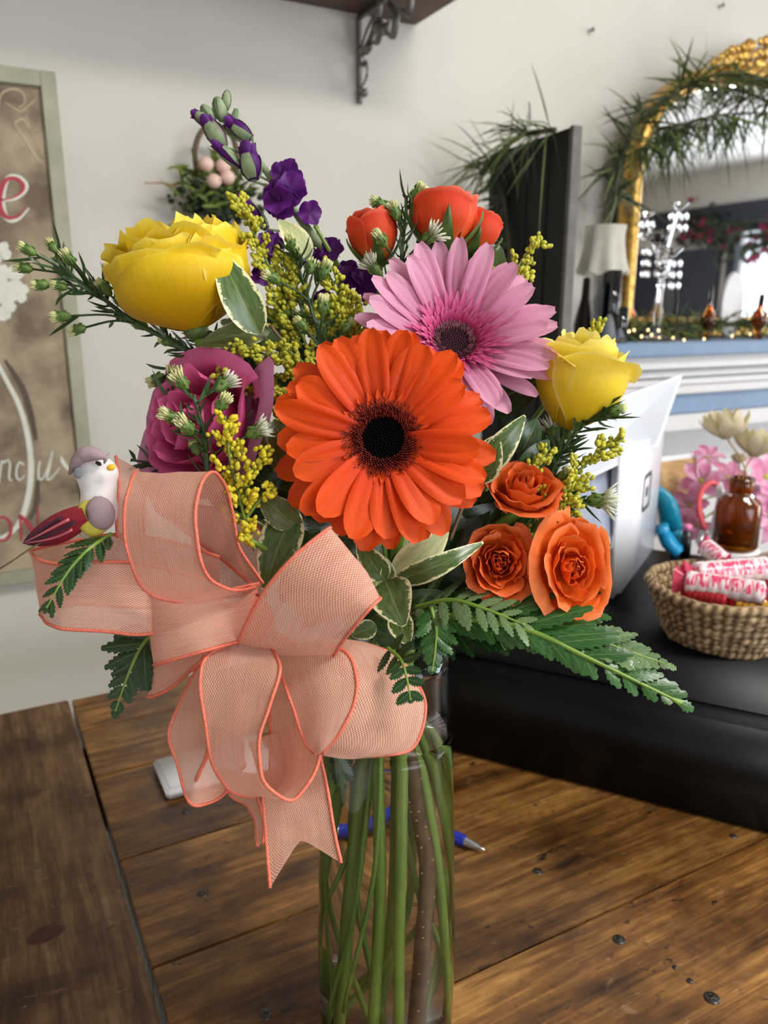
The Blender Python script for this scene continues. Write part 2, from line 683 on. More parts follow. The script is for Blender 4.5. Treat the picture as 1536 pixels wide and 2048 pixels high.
# ------------------------------------------------------------------ white payment terminal
EW = Vector((math.sin(R(29)), math.cos(R(29)), 0))
EN = Vector((EW.y, -EW.x, 0))
pb = on_z(1236, 1210, ZB)
pr = ray(1243, 893)
hgt = (CAM + pr * (pb.y / pr.y)).z - ZB
MP = Matrix((EW, -EN, Vector((0, 0, 1)))).transposed().to_4x4()
MP.translation = pb
pos = thing('payment_terminal', 'white tablet payment terminal standing on the black cash drawer', 'payment terminal', pb)
dbox('customer_display', M['white_plastic'], (0.0, 0.215, 0.0, 0.020, 0.004, hgt), 0.0075, pos, MP)
dbox('base', M['white_plastic'], (-0.005, 0.20, 0.018, 0.15, 0.0, 0.018), 0.006, pos, MP)
dbox('stand_arm', M['grey_plastic'], (0.05, 0.15, 0.03, 0.055, 0.015, hgt * 0.9), 0.006, pos, MP)
tq = [P(1166, 822, 0.80), P(1366, 748, 1.04), P(1316, 892, 0.98), P(1120, 985, 0.74)]
nn = (tq[1] - tq[0]).cross(tq[3] - tq[0]).normalized()
MB().add(*plate(tq, nn, 0.010)).build('seller_tablet', M['white_plastic'], pos, smooth=False)
inn = [sum((q for q in tq), Vector()) / 4 * 0.10 + q * 0.90 - nn * 0.0008 for q in tq]
MB().add(*plate(inn, nn, 0.0006)).build('tablet_face', M['grey_plastic'], pos, smooth=False)
tq = [P(1160, 905, 0.83), P(1232, 893, 0.90), P(1232, 1062, 0.90), P(1140, 1148, 0.80)]
nn = (tq[1] - tq[0]).cross(tq[3] - tq[0]).normalized()
MB().add(*plate(tq, nn, 0.008)).build('lower_screen', M['screen'], pos, smooth=False)
tq = [P(1150, 1085, 0.82), P(1236, 1066, 0.905), P(1236, 1090, 0.905), P(1150, 1130, 0.82)]
MB().add(*plate(tq, nn, 0.012)).build('screen_hinge', M['white_plastic'], pos, smooth=False)
# square logo on the customer display
lm = MB()
lx, lz = 0.118, hgt * 0.60


def rr_ring(w, t, cx, cz):
    vs, fs = [], []
    k = 24
    for ring in (w, w - t):
        for i in range(k):
            a = 2 * math.pi * i / k
            ca, sa = math.cos(a), math.sin(a)
            e = 0.30
            vs.append(Vector((cx + ring * math.copysign(abs(ca) ** e, ca), -0.0006, cz + ring * math.copysign(abs(sa) ** e, sa))))
    for i in range(k):
        i2 = (i + 1) % k
        fs.append((i, i2, k + i2, k + i))
    return vs, fs


lm.add(*rr_ring(0.024, 0.0055, lx, lz))
lm.build('logo_outline', M['dark_print'], pos, MP, False)
MB().add(*box(lx - 0.006, lx + 0.006, -0.0007, -0.0002, lz - 0.006, lz + 0.006)).build('logo_centre', M['dark_print'], pos, MP, False)

# ------------------------------------------------------------------ wicker basket with candy rolls


def rope_mat():
    t = NT('seagrass_rope')
    tcn = t.n('ShaderNodeTexCoord')
    sep = t.n('ShaderNodeSeparateXYZ')
    t.l(tcn.outputs['UV'], sep.inputs[0])
    w = t.math('SINE', t.math('ADD', t.math('MULTIPLY', sep.outputs[1], 300.0), t.math('MULTIPLY', sep.outputs[0], 6.283)))
    n = t.noise(t.coords('Object'), 90, 4)
    f = t.math('ADD', t.math('MULTIPLY', w, 0.22), n)
    t.l(t.ramp(f, [(0.25, lin((92, 68, 42))), (0.5, lin((150, 122, 86))), (0.75, lin((190, 164, 126)))]), t.b.inputs['Base Color'])
    t.set(Roughness=0.75)
    t.bump(f, 0.7, 0.002)
    return t.m


M['rope'] = rope_mat()
bk = on_z(1486, 1317, ZB)
RB0, RB1, HB = 0.053, 0.0745, 0.056
bk = bk + Vector((0.0, RB0 * 0.98, 0))
bs = thing('wicker_basket', 'small round woven seagrass basket holding candy rolls', 'basket', bk)
NC = 9
for k in range(NC):
    f = k / (NC - 1)
    r = RB0 + (RB1 - RB0) * f ** 0.85
    rr_ = 0.0042 if k < NC - 1 else 0.0052
    ph = rnd.uniform(0, 6)
    pts = []
    for i in range(73):
        a = 2 * math.pi * i / 72
        q = r + 0.0012 * math.sin(a * 16 + (math.pi if k % 2 else 0)) + 0.0006 * math.sin(a * 5 + ph)
        pts.append((q * math.cos(a), q * math.sin(a), 0.0045 + f * (HB - 0.004) + 0.0012 * math.sin(a * 3 + ph)))
    MB().add(*tube(pts, rr_, 8, False)).build('coil', M['rope'], bs, Matrix.Translation(bk))
MB().add(*lathe([(0.0, 0.004), (RB0, 0.004), (RB0, 0.001), (0.0, 0.0005)], 32)).build('basket_floor', M['rope'], bs, Matrix.Translation(bk))


def candy_mat():
    t = NT('candy_wrapper')
    tcn = t.n('ShaderNodeTexCoord')
    sep = t.n('ShaderNodeSeparateXYZ')
    t.l(tcn.outputs['UV'], sep.inputs[0])
    n = t.noise(t.coords('UV', (5, 34, 1)), 1.0, 2)
    band = t.ramp(t.math('ABSOLUTE', t.math('SINE', t.math('MULTIPLY', sep.outputs[0], 9.42))), [(0.45, (0, 0, 0, 1)), (0.55, (1, 1, 1, 1))])
    pr_ = t.math('MULTIPLY', band, t.ramp(n, [(0.46, (0, 0, 0, 1)), (0.52, (1, 1, 1, 1))]))
    t.l(t.mix(pr_, lin((240, 224, 226)), lin((222, 70, 110))), t.b.inputs['Base Color'])
    t.set(Roughness=0.18)
    return t.m


M['candy'] = candy_mat()
M['candy_pink'] = flat('pink_cellophane', (238, 84, 118), 0.15, var=0.25, scale=60, trans=0.3)
M['candy_red'] = flat('red_cellophane', (232, 60, 72), 0.15, var=0.2, scale=60, trans=0.3)
M['candy_yellow'] = flat('yellow_candy_wrap', (244, 190, 70), 0.2, var=0.1, scale=60)


def candy(a, b_, r, label, mat, twist_mat):
    a, b_ = Vector(a), Vector(b_)
    ax = (b_ - a).normalized()
    L = (b_ - a).length
    m = Matrix.Translation(a) @ frame(ax)
    t = thing('candy_roll', label, 'candy', (a + b_) / 2, 'candy rolls in the wicker basket')
    n = 7
    prof = []
    for k in range(n):
        z0, z1 = 0.13 * L + 0.74 * L * k / n, 0.13 * L + 0.74 * L * (k + 1) / n
        prof += [(r * 0.93, z0), (r, z0 + (z1 - z0) * 0.2), (r, z1 - (z1 - z0) * 0.2)]
    prof = [(r * 0.35, 0.12 * L)] + prof + [(r * 0.35, 0.88 * L)]
    MB().add(*lathe(prof, 16)).build('wrapper', mat, t, m)
    for s in (0, 1):
        def fan(x, y, s=s):
            z = 0.13 * L * (1 - y)
            w = r * (0.35 + 0.75 * y)
            ang = (x - 0.5) * 2 * math.pi
            return Vector((w * math.cos(ang) * (1 + 0.25 * math.sin(5 * ang)), w * math.sin(ang) * 0.55, (z if s == 0 else L - z)))
        MB().add(*grid(fan, 20, 4)).build('twist', twist_mat, t, m)
    return t


zr = ZB + HB


def cz(px, py, dz):
    return on_z(px, py, zr + dz)


candy(cz(1366, 1150, 0.012), cz(1560, 1134, 0.018), 0.0125, 'pink and white candy roll lying topmost at the back of the basket', M['candy'], M['candy_pink'])
candy(cz(1348, 1160, 0.008), cz(1560, 1192, 0.010), 0.0120, 'white candy roll with pink print slanting across the basket front', M['candy'], M['candy_pink'])
candy(cz(1366, 1178, 0.000), cz(1470, 1204, -0.002), 0.0110, 'small red wrapped candy tucked against the basket rim', M['candy_red'], M['candy_red'])
candy(cz(1408, 1090, 0.020), cz(1452, 1128, 0.012), 0.0100, 'white candy with a pink twist sticking up from the basket', M['candy'], M['candy_pink'])
candy(cz(1455, 1166, -0.006), cz(1590, 1170, -0.004), 0.0110, 'red wrapped candy roll lying between the two printed rolls', M['candy_red'], M['candy_pink'])
candy(cz(1440, 1200, -0.014), cz(1560, 1212, -0.014), 0.0090, 'yellow wrapped candy low behind the basket rim', M['candy_yellow'], M['candy_yellow'])
candy(cz(1500, 1140, -0.020), cz(1400, 1165, -0.022), 0.0105, 'white candy roll buried under the other candies', M['candy'], M['candy_red'])

# ------------------------------------------------------------------ amber bottle with dried flowers
ab = on_z(1487, 1112, ZB) + Vector((0, 0.03, 0))
RA = 0.0300
am = thing('amber_bottle', 'small amber glass bottle behind the candy basket', 'bottle', ab)
prof = [(0.0, 0.002), (RA * 0.9, 0.002), (RA, 0.006), (RA, 0.062), (RA * 0.92, 0.072), (RA * 0.55, 0.081), (RA * 0.50, 0.086), (RA * 0.56, 0.088), (RA * 0.56, 0.104), (RA * 0.46, 0.105),
        (RA * 0.44, 0.086), (RA * 0.86, 0.070), (RA * 0.92, 0.060), (RA * 0.92, 0.009), (0.0, 0.007)]
MB().add(*lathe(prof, 40)).build('bottle_body', M['amber_shell'], am, Matrix.Translation(ab))
MB().add(*lathe([(0.0, 0.0), (RA * 1.12, 0.0), (RA * 1.12, 0.0016), (0.0, 0.0018)], 32)).build('coaster', M['paper'], am, Matrix.Translation(ab))
M['straw'] = flat('dry_stem', (176, 130, 74), 0.7, var=0.2, scale=80)
M['cream'] = flat('dried_petal', (236, 224, 186), 0.7, var=0.14, scale=60, trans=0.25)


def dried_flower(px, py, d, rad, label):
    top = P(px, py, d)
    t = thing('dried_flower', label, 'dried flower', ab + Vector((0, 0, 0.01)), 'dried flowers in the amber bottle')
    base = ab + Vector((rnd.uniform(-.008, .008), rnd.uniform(-.008, .008), 0.01))
    MB().add(*tube(catmull([base, ab + Vector((0, 0, 0.105)) * 1.0 + Vector((rnd.uniform(-.006, .006), 0, 0)), top], 12), 0.0011, 6)).build('stem', M['straw'], t)
    ax = (top - ab).normalized()
    for ring, (n, open_, ln) in enumerate(((9, 0.95, 0.95), (8, 0.66, 1.0), (5, 0.30, 0.9))):
        for k in range(n):
            a = 2 * math.pi * (k + 0.3 * ring) / n + rnd.uniform(-.15, .15)

            def pet(x, y, open_=open_, ln=ln):
                s = (x - 0.5) * 2
                w = rad * 0.34 * math.sin(math.pi * (0.12 + 0.86 * y)) ** 0.8
                out = rad * open_ * (0.12 + 0.95 * math.sin(min(1.0, y * 1.15) * 1.45))
                return Vector((out - 0.18 * rad * s * s * (1 - y), s * w, rad * 1.45 * ln * y ** 1.15 * (1 - 0.25 * open_) - 0.12 * rad))
            MB().add(*grid(pet, 4, 6)).build('petal', M['cream'], t, Matrix.Translation(top) @ frame(ax) @ Matrix.Rotation(a, 4, 'Z'))
    return t


dried_flower(1452, 872, 1.075, 0.033, 'cream dried flower standing highest in the amber bottle')
dried_flower(1508, 908, 1.085, 0.033, 'cream dried flower leaning lower in the amber bottle')
dried_flower(1478, 925, 1.120, 0.012, 'tiny dried bud between the two cream dried flowers')

# ------------------------------------------------------------------ small things behind the terminal
M['teal'] = flat('teal_plastic', (18, 138, 168), 0.25, var=0.25, scale=30)
M['black_plastic'] = flat('black_plastic', (18, 18, 20), 0.3)
M['pink_plastic'] = flat('pink_plastic', (228, 120, 170), 0.3)
M['coral_plastic'] = flat('coral_plastic', (236, 92, 96), 0.3)
M['steel'] = flat('brushed_steel', (196, 198, 206), 0.25, 0.9)
q0, q1, q2 = on_z(1352, 1112, ZB), P(1342, 1050, 1.10), P(1316, 985, 1.09)
t = thing('tape_dispenser', 'curved teal blue plastic dispenser beside the payment terminal', 'dispenser', q0)
MB().add(*tube(catmull([q0 + Vector((0.004, 0, 0.008)), P(1346, 1070, 1.10), q1, P(1334, 1010, 1.09), q2, P(1300, 970, 1.08)], 16), [0.010, 0.013, 0.016, 0.015, 0.011, 0.006], 10, squash=0.6)).build('handle', M['teal'], t)
MB().add(*tube(catmull([q0 + Vector((0.004, 0, 0.004)), P(1338, 1085, 1.08), P(1322, 1055, 1.07)], 8), [0.009, 0.011, 0.008], 10)).build('grip', flat('blue_grip', (36, 150, 200), 0.25), t)
q0 = on_z(1370, 1112, ZB)
t = thing('marker_pen', 'upright black marker with pink cap behind the terminal', 'marker', q0)
MB().add(*lathe([(0.0, 0), (0.0068, 0.0), (0.0064, 0.036), (0.0, 0.0365)], 16)).build('barrel', M['black_plastic'], t, Matrix.Translation(q0))
MB().add(*lathe([(0.0, 0.037), (0.0054, 0.0368), (0.0050, 0.045), (0.0, 0.0465)], 16)).build('cap', M['pink_plastic'], t, Matrix.Translation(q0))
q0 = on_z(1405, 1105, ZB)
t = thing('scissors', 'scissors with coral and white handle loop standing by the amber bottle', 'scissors', q0)
lp = [P(x, y, 1.11) for x, y in ((1410, 1060), (1398, 1020), (1402, 985), (1420, 966), (1436, 970), (1440, 995), (1432, 1030), (1424, 1062), (1412, 1090))]
MB().add(*tube(catmull(lp[0:5], 14), 0.0042, 8)).build('handle', M['coral_plastic'], t)
MB().add(*tube(catmull(lp[4:], 14), 0.0048, 8)).build('handle', M['white_plastic'], t)
MB().add(*tube([q0 + Vector((0, 0, 0.002)), P(1398, 1080, 1.11), P(1408, 1055, 1.11)], [0.003, 0.006, 0.006], 6, squash=0.3)).build('blade', M['steel'], t)
# card in a clear stand
q0 = on_z(1345, 1090, ZB) + Vector((0.02, 0.05, 0))
t = thing('photo_card', 'tan printed card in a pale stand behind the dispenser', 'card', q0)
cq = [P(1312, 1075, 1.20), P(1398, 1062, 1.24), P(1396, 905, 1.25), P(1316, 915, 1.21)]
nn = (cq[1] - cq[0]).cross(cq[3] - cq[0]).normalized()
M['tan'] = flat('tan_print', (206, 170, 112), 0.6, c2=(160, 118, 66), scale=60, vec=(1, 1, 12))
MB().add(*plate(cq, -nn, 0.006)).build('backing', M['white_plastic'], t, smooth=False)
ci = [sum((q for q in cq), Vector()) / 4 * 0.12 + q * 0.88 + nn * 0.0004 for q in cq]
MB().add(*plate(ci, nn, 0.0008)).build('print', M['tan'], t, smooth=False)
foot = [cq[0], cq[1], Vector((cq[1].x, cq[1].y, ZB)), Vector((cq[0].x, cq[0].y, ZB))]
MB().add(*plate(foot, -nn, 0.005)).build('foot', M['white_plastic'], t, smooth=False)

# pink lilies in a white pot behind the bottle
M['lily'] = flat('lily_petal', (226, 132, 178), 0.5, c2=(246, 214, 230), scale=70, trans=0.3)
M['lime'] = flat('lime_throat', (196, 204, 84), 0.5, var=0.2, scale=60)
M['stem'] = flat('green_stem', (104, 146, 52), 0.4, c2=(136, 170, 74), scale=60, vec=(1, 1, 0.2))
lb = on_z(1540, 1066, ZB) + Vector((0.02, 0.05, 0))
t = thing('flower_pot', 'white pot of pink lilies behind the amber bottle', 'pot', lb)
MB().add(*lathe([(0.0, 0.0), (0.034, 0.0), (0.045, 0.075), (0.041, 0.075), (0.032, 0.006), (0.0, 0.006)], 32)).build('pot_body', M['white_plastic'], t, Matrix.Translation(lb))
MB().add(*lathe([(0.0, 0.060), (0.040, 0.060), (0.040, 0.056), (0.0, 0.056)], 24)).build('soil', M['black_plastic'], t, Matrix.Translation(lb))


def lily(px, py, d, rad, ax, label):
    c = P(px, py, d)
    t = thing('pink_lily', label, 'lily', c, 'pink lilies behind the amber bottle')
    m0 = Matrix.Translation(c) @ frame(ax)
    for k in range(6):
        def pet(x, y):
            s = (x - 0.5) * 2
            w = rad * 0.30 * math.sin(math.pi * min(1, 0.12 + y * 0.88)) ** 0.8
            return Vector((rad * (0.08 + 0.92 * y ** 0.9), s * w, rad * (0.45 * y - 0.55 * y * y) + 0.1 * rad * s * s))
        MB().add(*grid(pet, 4, 6)).build('petal', M['lily'], t, m0 @ Matrix.Rotation(k * math.pi / 3 + rnd.uniform(-.1, .1), 4, 'Z') @ Matrix.Rotation(rnd.uniform(-.3, .1), 4, 'Y'))
    MB().add(*lathe([(0.0, rad * 0.12), (rad * 0.12, rad * 0.06), (rad * 0.05, -rad * 0.15), (0, -rad * .2)], 10)).build('throat', M['lime'], t, m0)
    MB().add(*tube(catmull([c - Vector(ax) * rad * 0.15, (c + lb) / 2 + Vector((0, .02, .03)), lb + Vector((0, 0, 0.06))], 10), 0.0016, 6)).build('stem', M['stem'], t)


for i, (px, py, d, rad, ax) in enumerate(((1402, 962, 1.19, .036, dirc(-.5, .3, 1)), (1378, 1010, 1.17, .030, dirc(-.6, -.2, 1)), (1392, 1050, 1.18, .026, dirc(-.3, -.5, 1)), (1455, 955, 1.20, .030, dirc(0, .6, 1)),
                                          (1530, 955, 1.16, .044, dirc(.2, .3, 1)), (1538, 1030, 1.15, .044, dirc(.3, -.1, 1)), (1500, 1000, 1.20, .034, dirc(.1, .2, 1)), (1415, 915, 1.24, .028, dirc(-.2, .8, .6)))):
    lily(px, py, d, rad, ax, ('pink lily bloom nearest the printed card', 'pink lily bloom just above the marker', 'low pink lily bloom behind the scissors', 'lime throated pink lily between the dried flower stems',
                              'large pink lily beside the upper bottle shoulder', 'lowest large pink lily beside the amber bottle', 'pink lily hidden behind the bottle neck', 'pale pink lily highest behind the card')[i])

# ================================================================== mantel, mirror, shutter
VM = 1.03
um0 = on_v(1150, 690, VM).dot(AU)
um1 = um0 + 1.25


def zy(py, v, px=1400):
    return on_v(px, py, v).z


mt = thing('mantel', 'white mantelpiece with slate blue shelf and frieze under the gold mirror', 'mantelpiece', uv((um0 + um1) / 2, 1.15, 0))
zs1, zs0 = zy(684, VM - 0.03), zy(711, VM - 0.03)
rbox('shelf', M['blue_trim'], (um0, um1, VM - 0.03, V1, zs0, zs1), mt, 0.003)
steps = [(711, 736, VM - 0.012), (738, 752, VM + 0.002), (754, 768, VM + 0.010), (770, 786, VM + 0.004)]
for a, c, v in steps:
    rbox('moulding', M['white_trim'], (um0 + 0.02, um1 - 0.02, v, V1, zy(c, v), zy(a, v)), mt, 0.002)
rbox('frieze', M['blue_trim'], (um0 + 0.03, um1 - 0.03, VM + 0.016, V1, zy(826, VM), zy(787, VM)), mt)
rbox('moulding', M['white_trim'], (um0 + 0.02, um1 - 0.02, VM + 0.0, V1, zy(858, VM), zy(827, VM)), mt, 0.002)
zl = zy(858, VM)
for a in (um0 + 0.03, um1 - 0.21):
    rbox('pilaster', M['white_trim'], (a, a + 0.18, VM + 0.012, V1, 0.0, zl), mt, 0.003)
    rbox('plinth', M['white_trim'], (a - 0.01, a + 0.19, VM, V1, 0.0, 0.14), mt, 0.003)
rbox('fire_surround', M['white_trim'], (um0 + 0.21, um1 - 0.21, VM + 0.10, V1, 0.62, zl), mt)
rbox('hearth_panel', M['black_panel'], (um0 + 0.21, um1 - 0.21, VM + 0.14, V1, 0.0, 0.62), mt)

# gold arched mirror standing on the mantel
VMI = 1.185
uc = on_v(1508, 500, VMI).dot(AU)
uo = on_v(1234, 560, VMI).dot(AU)
ui = on_v(1262, 560, VMI).dot(AU)
half, halfi = uc - uo, uc - ui
za = zy(352, VMI, 1240)                # where the arch springs
zt = zy(172, VMI, 1500)                # inner top of the arch
zb = zs1 + 0.004
mi = thing('mirror', 'arched mirror in a carved gold frame on the mantel', 'mirror', uv(uc, VMI, zb))


def arch(hw, top, bottom, n=40):
    pts = [(-hw, bottom)]
    for i in range(n + 1):
        a = math.pi * (1 - i / n)
        ca, sa = math.cos(a), math.sin(a)
        pts.append((hw * math.copysign(abs(ca) ** 0.80, ca), za + (top - za) * abs(sa) ** 0.88))
    pts.append((hw, bottom))
    return pts


fw = half - halfi
pin = arch(halfi, zt, zb + fw)
pout = arch(half, zt + fw, zb)
fr = MB()
k = len(pin)
vs, fs = [], []
prof = [(0.0, 0.0), (0.15, 0.018), (0.45, 0.026), (0.75, 0.020), (1.0, 0.004), (1.0, -0.012), (0.0, -0.012)]
for i in range(k):
    for s, h in prof:
        q = (pout[i][0] * (1 - s) + pin[i][0] * s, pout[i][1] * (1 - s) + pin[i][1] * s)
        vs.append(Vector((uc + q[0], VMI - h, q[1])))
m_ = len(prof)
for i in range(k - 1):
    for j in range(m_):
        fs.append((i * m_ + j, i * m_ + (j + 1) % m_, (i + 1) * m_ + (j + 1) % m_, (i + 1) * m_ + j))
fr.add(vs, fs)
fr.build('frame', M['gold'], mi, MR)
rbox('frame_rail', M['gold'], (uo, uc + half, VMI - 0.022, VMI + 0.01, zb, zb + fw), mi, 0.003)
gl = [Vector((uc + a * 1.01, VMI - 0.002, z)) for a, z in pin]
MB().add(gl, [tuple(range(len(gl)))]).build('mirror_glass', M['mirror'], mi, MR, False)
rbox('backing', M['black_panel'], (uo + 0.01, uc + half - 0.01, VMI + 0.012, VMI + 0.02, zb, za), mi)
# carved crest over the arch
cr = MB()
for i in range(26):
    a = R(62 + 56 * i / 25)
    x = halfi * math.copysign(abs(math.cos(a)) ** 0.8, math.cos(a))
    zc = za + (zt + fw - za) * abs(math.sin(a)) ** 0.88
    for j in range(3):
        rr0 = 0.0092 + 0.0025 * math.sin(i * 1.7 + j)
        hgt_ = 0.055 * (1 - abs(i - 12.5) / 16)
        c_ = Vector((uc + x + rnd.uniform(-.004, .004), VMI - 0.014 - 0.006 * (j % 2), zc + hgt_ * (j / 2.2) + rnd.uniform(-.003, .003)))
        cr.add(*ellipsoid(rr0 * 1.2, rr0 * 0.7, rr0, 8, 6), m=Matrix.Translation(c_) @ Matrix.Rotation(i * 0.9 + j, 4, 'Y'))
cr.build('crest', M['gold'], mi, MR, True, 'stuff')

# ------------------------------------------------------------------ greenery
M['green_a'] = flat('garland_leaf', (112, 126, 62), 0.5, c2=(78, 94, 50), scale=30, trans=0.2)
M['green_b'] = flat('garland_leaf_dark', (70, 84, 50), 0.5, c2=(46, 58, 38), scale=30, trans=0.15)
M['vine'] = flat('vine_brown', (70, 62, 42), 0.7, var=0.2, scale=50)


def blade_mb(mb, base, tip, w, sag, seg=4):
    base, tip = Vector(base), Vector(tip)
    ax = tip - base
    side = ax.cross(Vector((rnd.uniform(-1, 1), rnd.uniform(-1, 1), rnd.uniform(-.4, 1)))).normalized()
    vs, us = [], []
    for i in range(seg + 1):
        t_ = i / seg
        p = base + ax * t_ + Vector((0, 0, -1)) * sag * t_ * t_
        ww = w * (1 - t_) ** 0.6 * min(1, 0.35 + t_ * 3)
        vs += [p - side * ww, p + side * ww]
        us += [(0, t_), (1, t_)]
    mb.add(vs, [(2 * i, 2 * i + 1, 2 * i + 3, 2 * i + 2) for i in range(seg)], us)


def garland(name, label, path, n, length, w, out, mats, vine_r=0.004, sag=0.3, spread=1.0, seed=1):
    r_ = random.Random(seed)
    t = thing(name, label, 'greenery', path[0])
    pts = catmull(path, 40)
    MB().add(*tube(pts, vine_r, 6)).build('vine', M['vine'], t)
    mbs = [MB() for _ in mats]
    for i in range(n):
        p = pts[r_.randrange(len(pts))]
        d = (Vector(out) + Vector((r_.uniform(-1, 1), r_.uniform(-1, 1), r_.uniform(-1, 1))) * spread).normalized()
        ln = length * r_.uniform(0.45, 1.15)
        d = d - AV * max(0.0, (p + d * ln).dot(AV) - 1.238) / ln
        blade_mb(mbs[i % len(mats)], p + Vector((r_.uniform(-1, 1), r_.uniform(-1, 1), r_.uniform(-1, 1))) * vine_r, p + d * ln, w * r_.uniform(.6, 1.2), sag * ln * r_.uniform(0, 1.2))
    for mb, mm in zip(mbs, mats):
        mb.build('foliage', mm, t, kind='stuff')
    return t


GV = VMI - 0.035
garland('arch_garland', 'wispy green garland draped over the arch of the gold mirror',
        [on_v(x, y, GV) for x, y in ((1238, 400), (1236, 330), (1270, 250), (1330, 200), (1390, 165), (1450, 150), (1536, 165), (1600, 190))], 330, 0.10, 0.0030, (0, -0.35, -0.1), [M['green_a'], M['green_b']], 0.0035, 0.4, 1.0, 3)
garland('arch_garland.001', 'green sprigs hanging inside the top of the gold mirror arch',
        [on_v(x, y, GV) for x, y in ((1275, 300), (1330, 262), (1390, 240), (1450, 228), (1540, 225))], 150, 0.10, 0.0028, (0.1, -0.35, -0.75), [M['green_a'], M['green_b']], 0.0012, 0.3, 0.8, 5)
GM = 1.10
garland('mantel_garland', 'low green garland lying along the slate blue mantel shelf',
        [on_v(x, y, GM) for x, y in ((1225, 672), (1290, 664), (1360, 656), (1430, 650), (1500, 646), (1600, 640))], 420, 0.060, 0.0032, (0, -0.3, 0.05), [M['green_a'], M['green_b']], 0.007, 0.2, 1.0, 9)

# fairy lights in the mantel garland
t_ = NT('fairy_bulb')
t_.set(Base_Color=lin((255, 226, 180)))
t_.b.inputs['Emission Color'].default_value = lin((255, 214, 160))
t_.b.inputs['Emission Strength'].default_value = 4.0
M['bulb'] = t_.m
fl = thing('fairy_lights', 'string of tiny warm fairy lights on the mantel garland', 'string lights', on_v(1250, 668, 1.07))
bp = [(1258, 663), (1268, 660), (1296, 660), (1283, 673), (1303, 670), (1317, 661), (1318, 676), (1346, 676), (1368, 680), (1408, 678), (1464, 672), (1500, 668)]
wp = [on_v(x, y, 1.045) for x, y in bp]
MB().add(*tube(catmull(wp, 60), 0.0006, 5)).build('wire', M['vine'], fl)
for q in wp:
    MB().add(*ellipsoid(0.0021, 0.0021, 0.0026, 8, 6)).build('bulb', M['bulb'], fl, Matrix.Translation(q))

# dark shutter standing beside the mantel, square to the wall
pf = on_v(980, 310, 1.18)
us = pf.dot(AU)
r0 = ray(1141, 255)
vn = us * r0.dot(AV) / r0.dot(AU)
pn = CAM + r0 * (vn / r0.dot(AV))
sh = thing('wooden_screen', 'tall black wooden panel with grey edge standing beside the mirror', 'panel', uv(us, (vn + 1.18) / 2, 0))
b = MB()
za_, zb_ = pn.z, pf.z
vs, fs, uu = box(us, us + 0.015, vn, 1.18, 0.0, 1.0)
for q in vs:
    if q.z > 0.5:
        q.z = za_ + (zb_ - za_) * (q.y - vn) / (1.18 - vn)
b.add(vs, fs)
b.build('board', M['black_panel'], sh, MR, False)
b = MB()
vs, fs, uu = box(us - 0.001, us + 0.016, vn - 0.008, vn, 0.0, za_ + 0.002)
b.add(vs, fs)
b.build('edge_strip', M['grey_edge'], sh, MR, False)
for f in (0.25, 0.5, 0.75):
    vv = vn + (1.18 - vn) * f
    rbox('groove_batten', M['black_panel'], (us - 0.003, us, vv - 0.004, vv + 0.004, 0.0, min(za_, zb_) - 0.01), sh)
garland('shutter_fern', 'trailing dark fern fronds hanging over the black panel',
        [uv(us - 0.012, v_, min(za_, zb_) + dz_) for v_, dz_ in ((vn + .02, 0.005), (vn + .10, 0.012), (1.12, 0.0), (1.19, -0.03))], 130, 0.11, 0.0018, (-0.55, -0.2, 0.05), [M['green_b'], M['green_a']], 0.004, 0.75, 0.75, 11)
garland('shutter_fern.001', 'thin dark fern trailing down the face of the black panel',
        [uv(us - 0.010, v_, z_) for v_, z_ in ((1.15, za_ - .03), (1.12, za_ - .10), (1.10, za_ - .20), (1.13, za_ - .26))], 120, 0.075, 0.0022, (-0.5, 0.1, -0.3), [M['green_b']], 0.003, 0.5, 0.7, 12)

# ------------------------------------------------------------------ things on the mantel
VL = 1.05


def on_mantel(px, v=VL):
    q = on_v(px, 680, v)
    return Vector((q.x, q.y, zs1 + 0.0005))


M['shade'] = flat('frosted_shade', (216, 210, 198), 0.6, var=0.12, scale=40, trans=0.3)
M['dark_bronze'] = flat('dark_bronze', (52, 42, 36), 0.4, 0.4, var=0.3, scale=40)
c = on_mantel(1196, 1.07)
k = (c - CAM).length / FPX


def hz(py, c):
    return on_y(1196, py, c.y).z - c.z


t = thing('table_lamp', 'little lamp with ruffled pale shade at the mantel end', 'lamp', c)
h0, h1 = hz(548, c), hz(452, c)


def shade_fn(x, y):
    a = 2 * math.pi * x
    r_ = (0.038 - 0.007 * y + 0.006 * (1 - y) ** 3 + 0.005 * y ** 6)
    r_ *= 1 + 0.05 * math.cos(8 * a) * (0.3 + (1 - y))
    return Vector((r_ * math.cos(a), r_ * math.sin(a), h0 + (h1 - h0) * y + 0.004 * math.cos(8 * a) * (1 - y)))


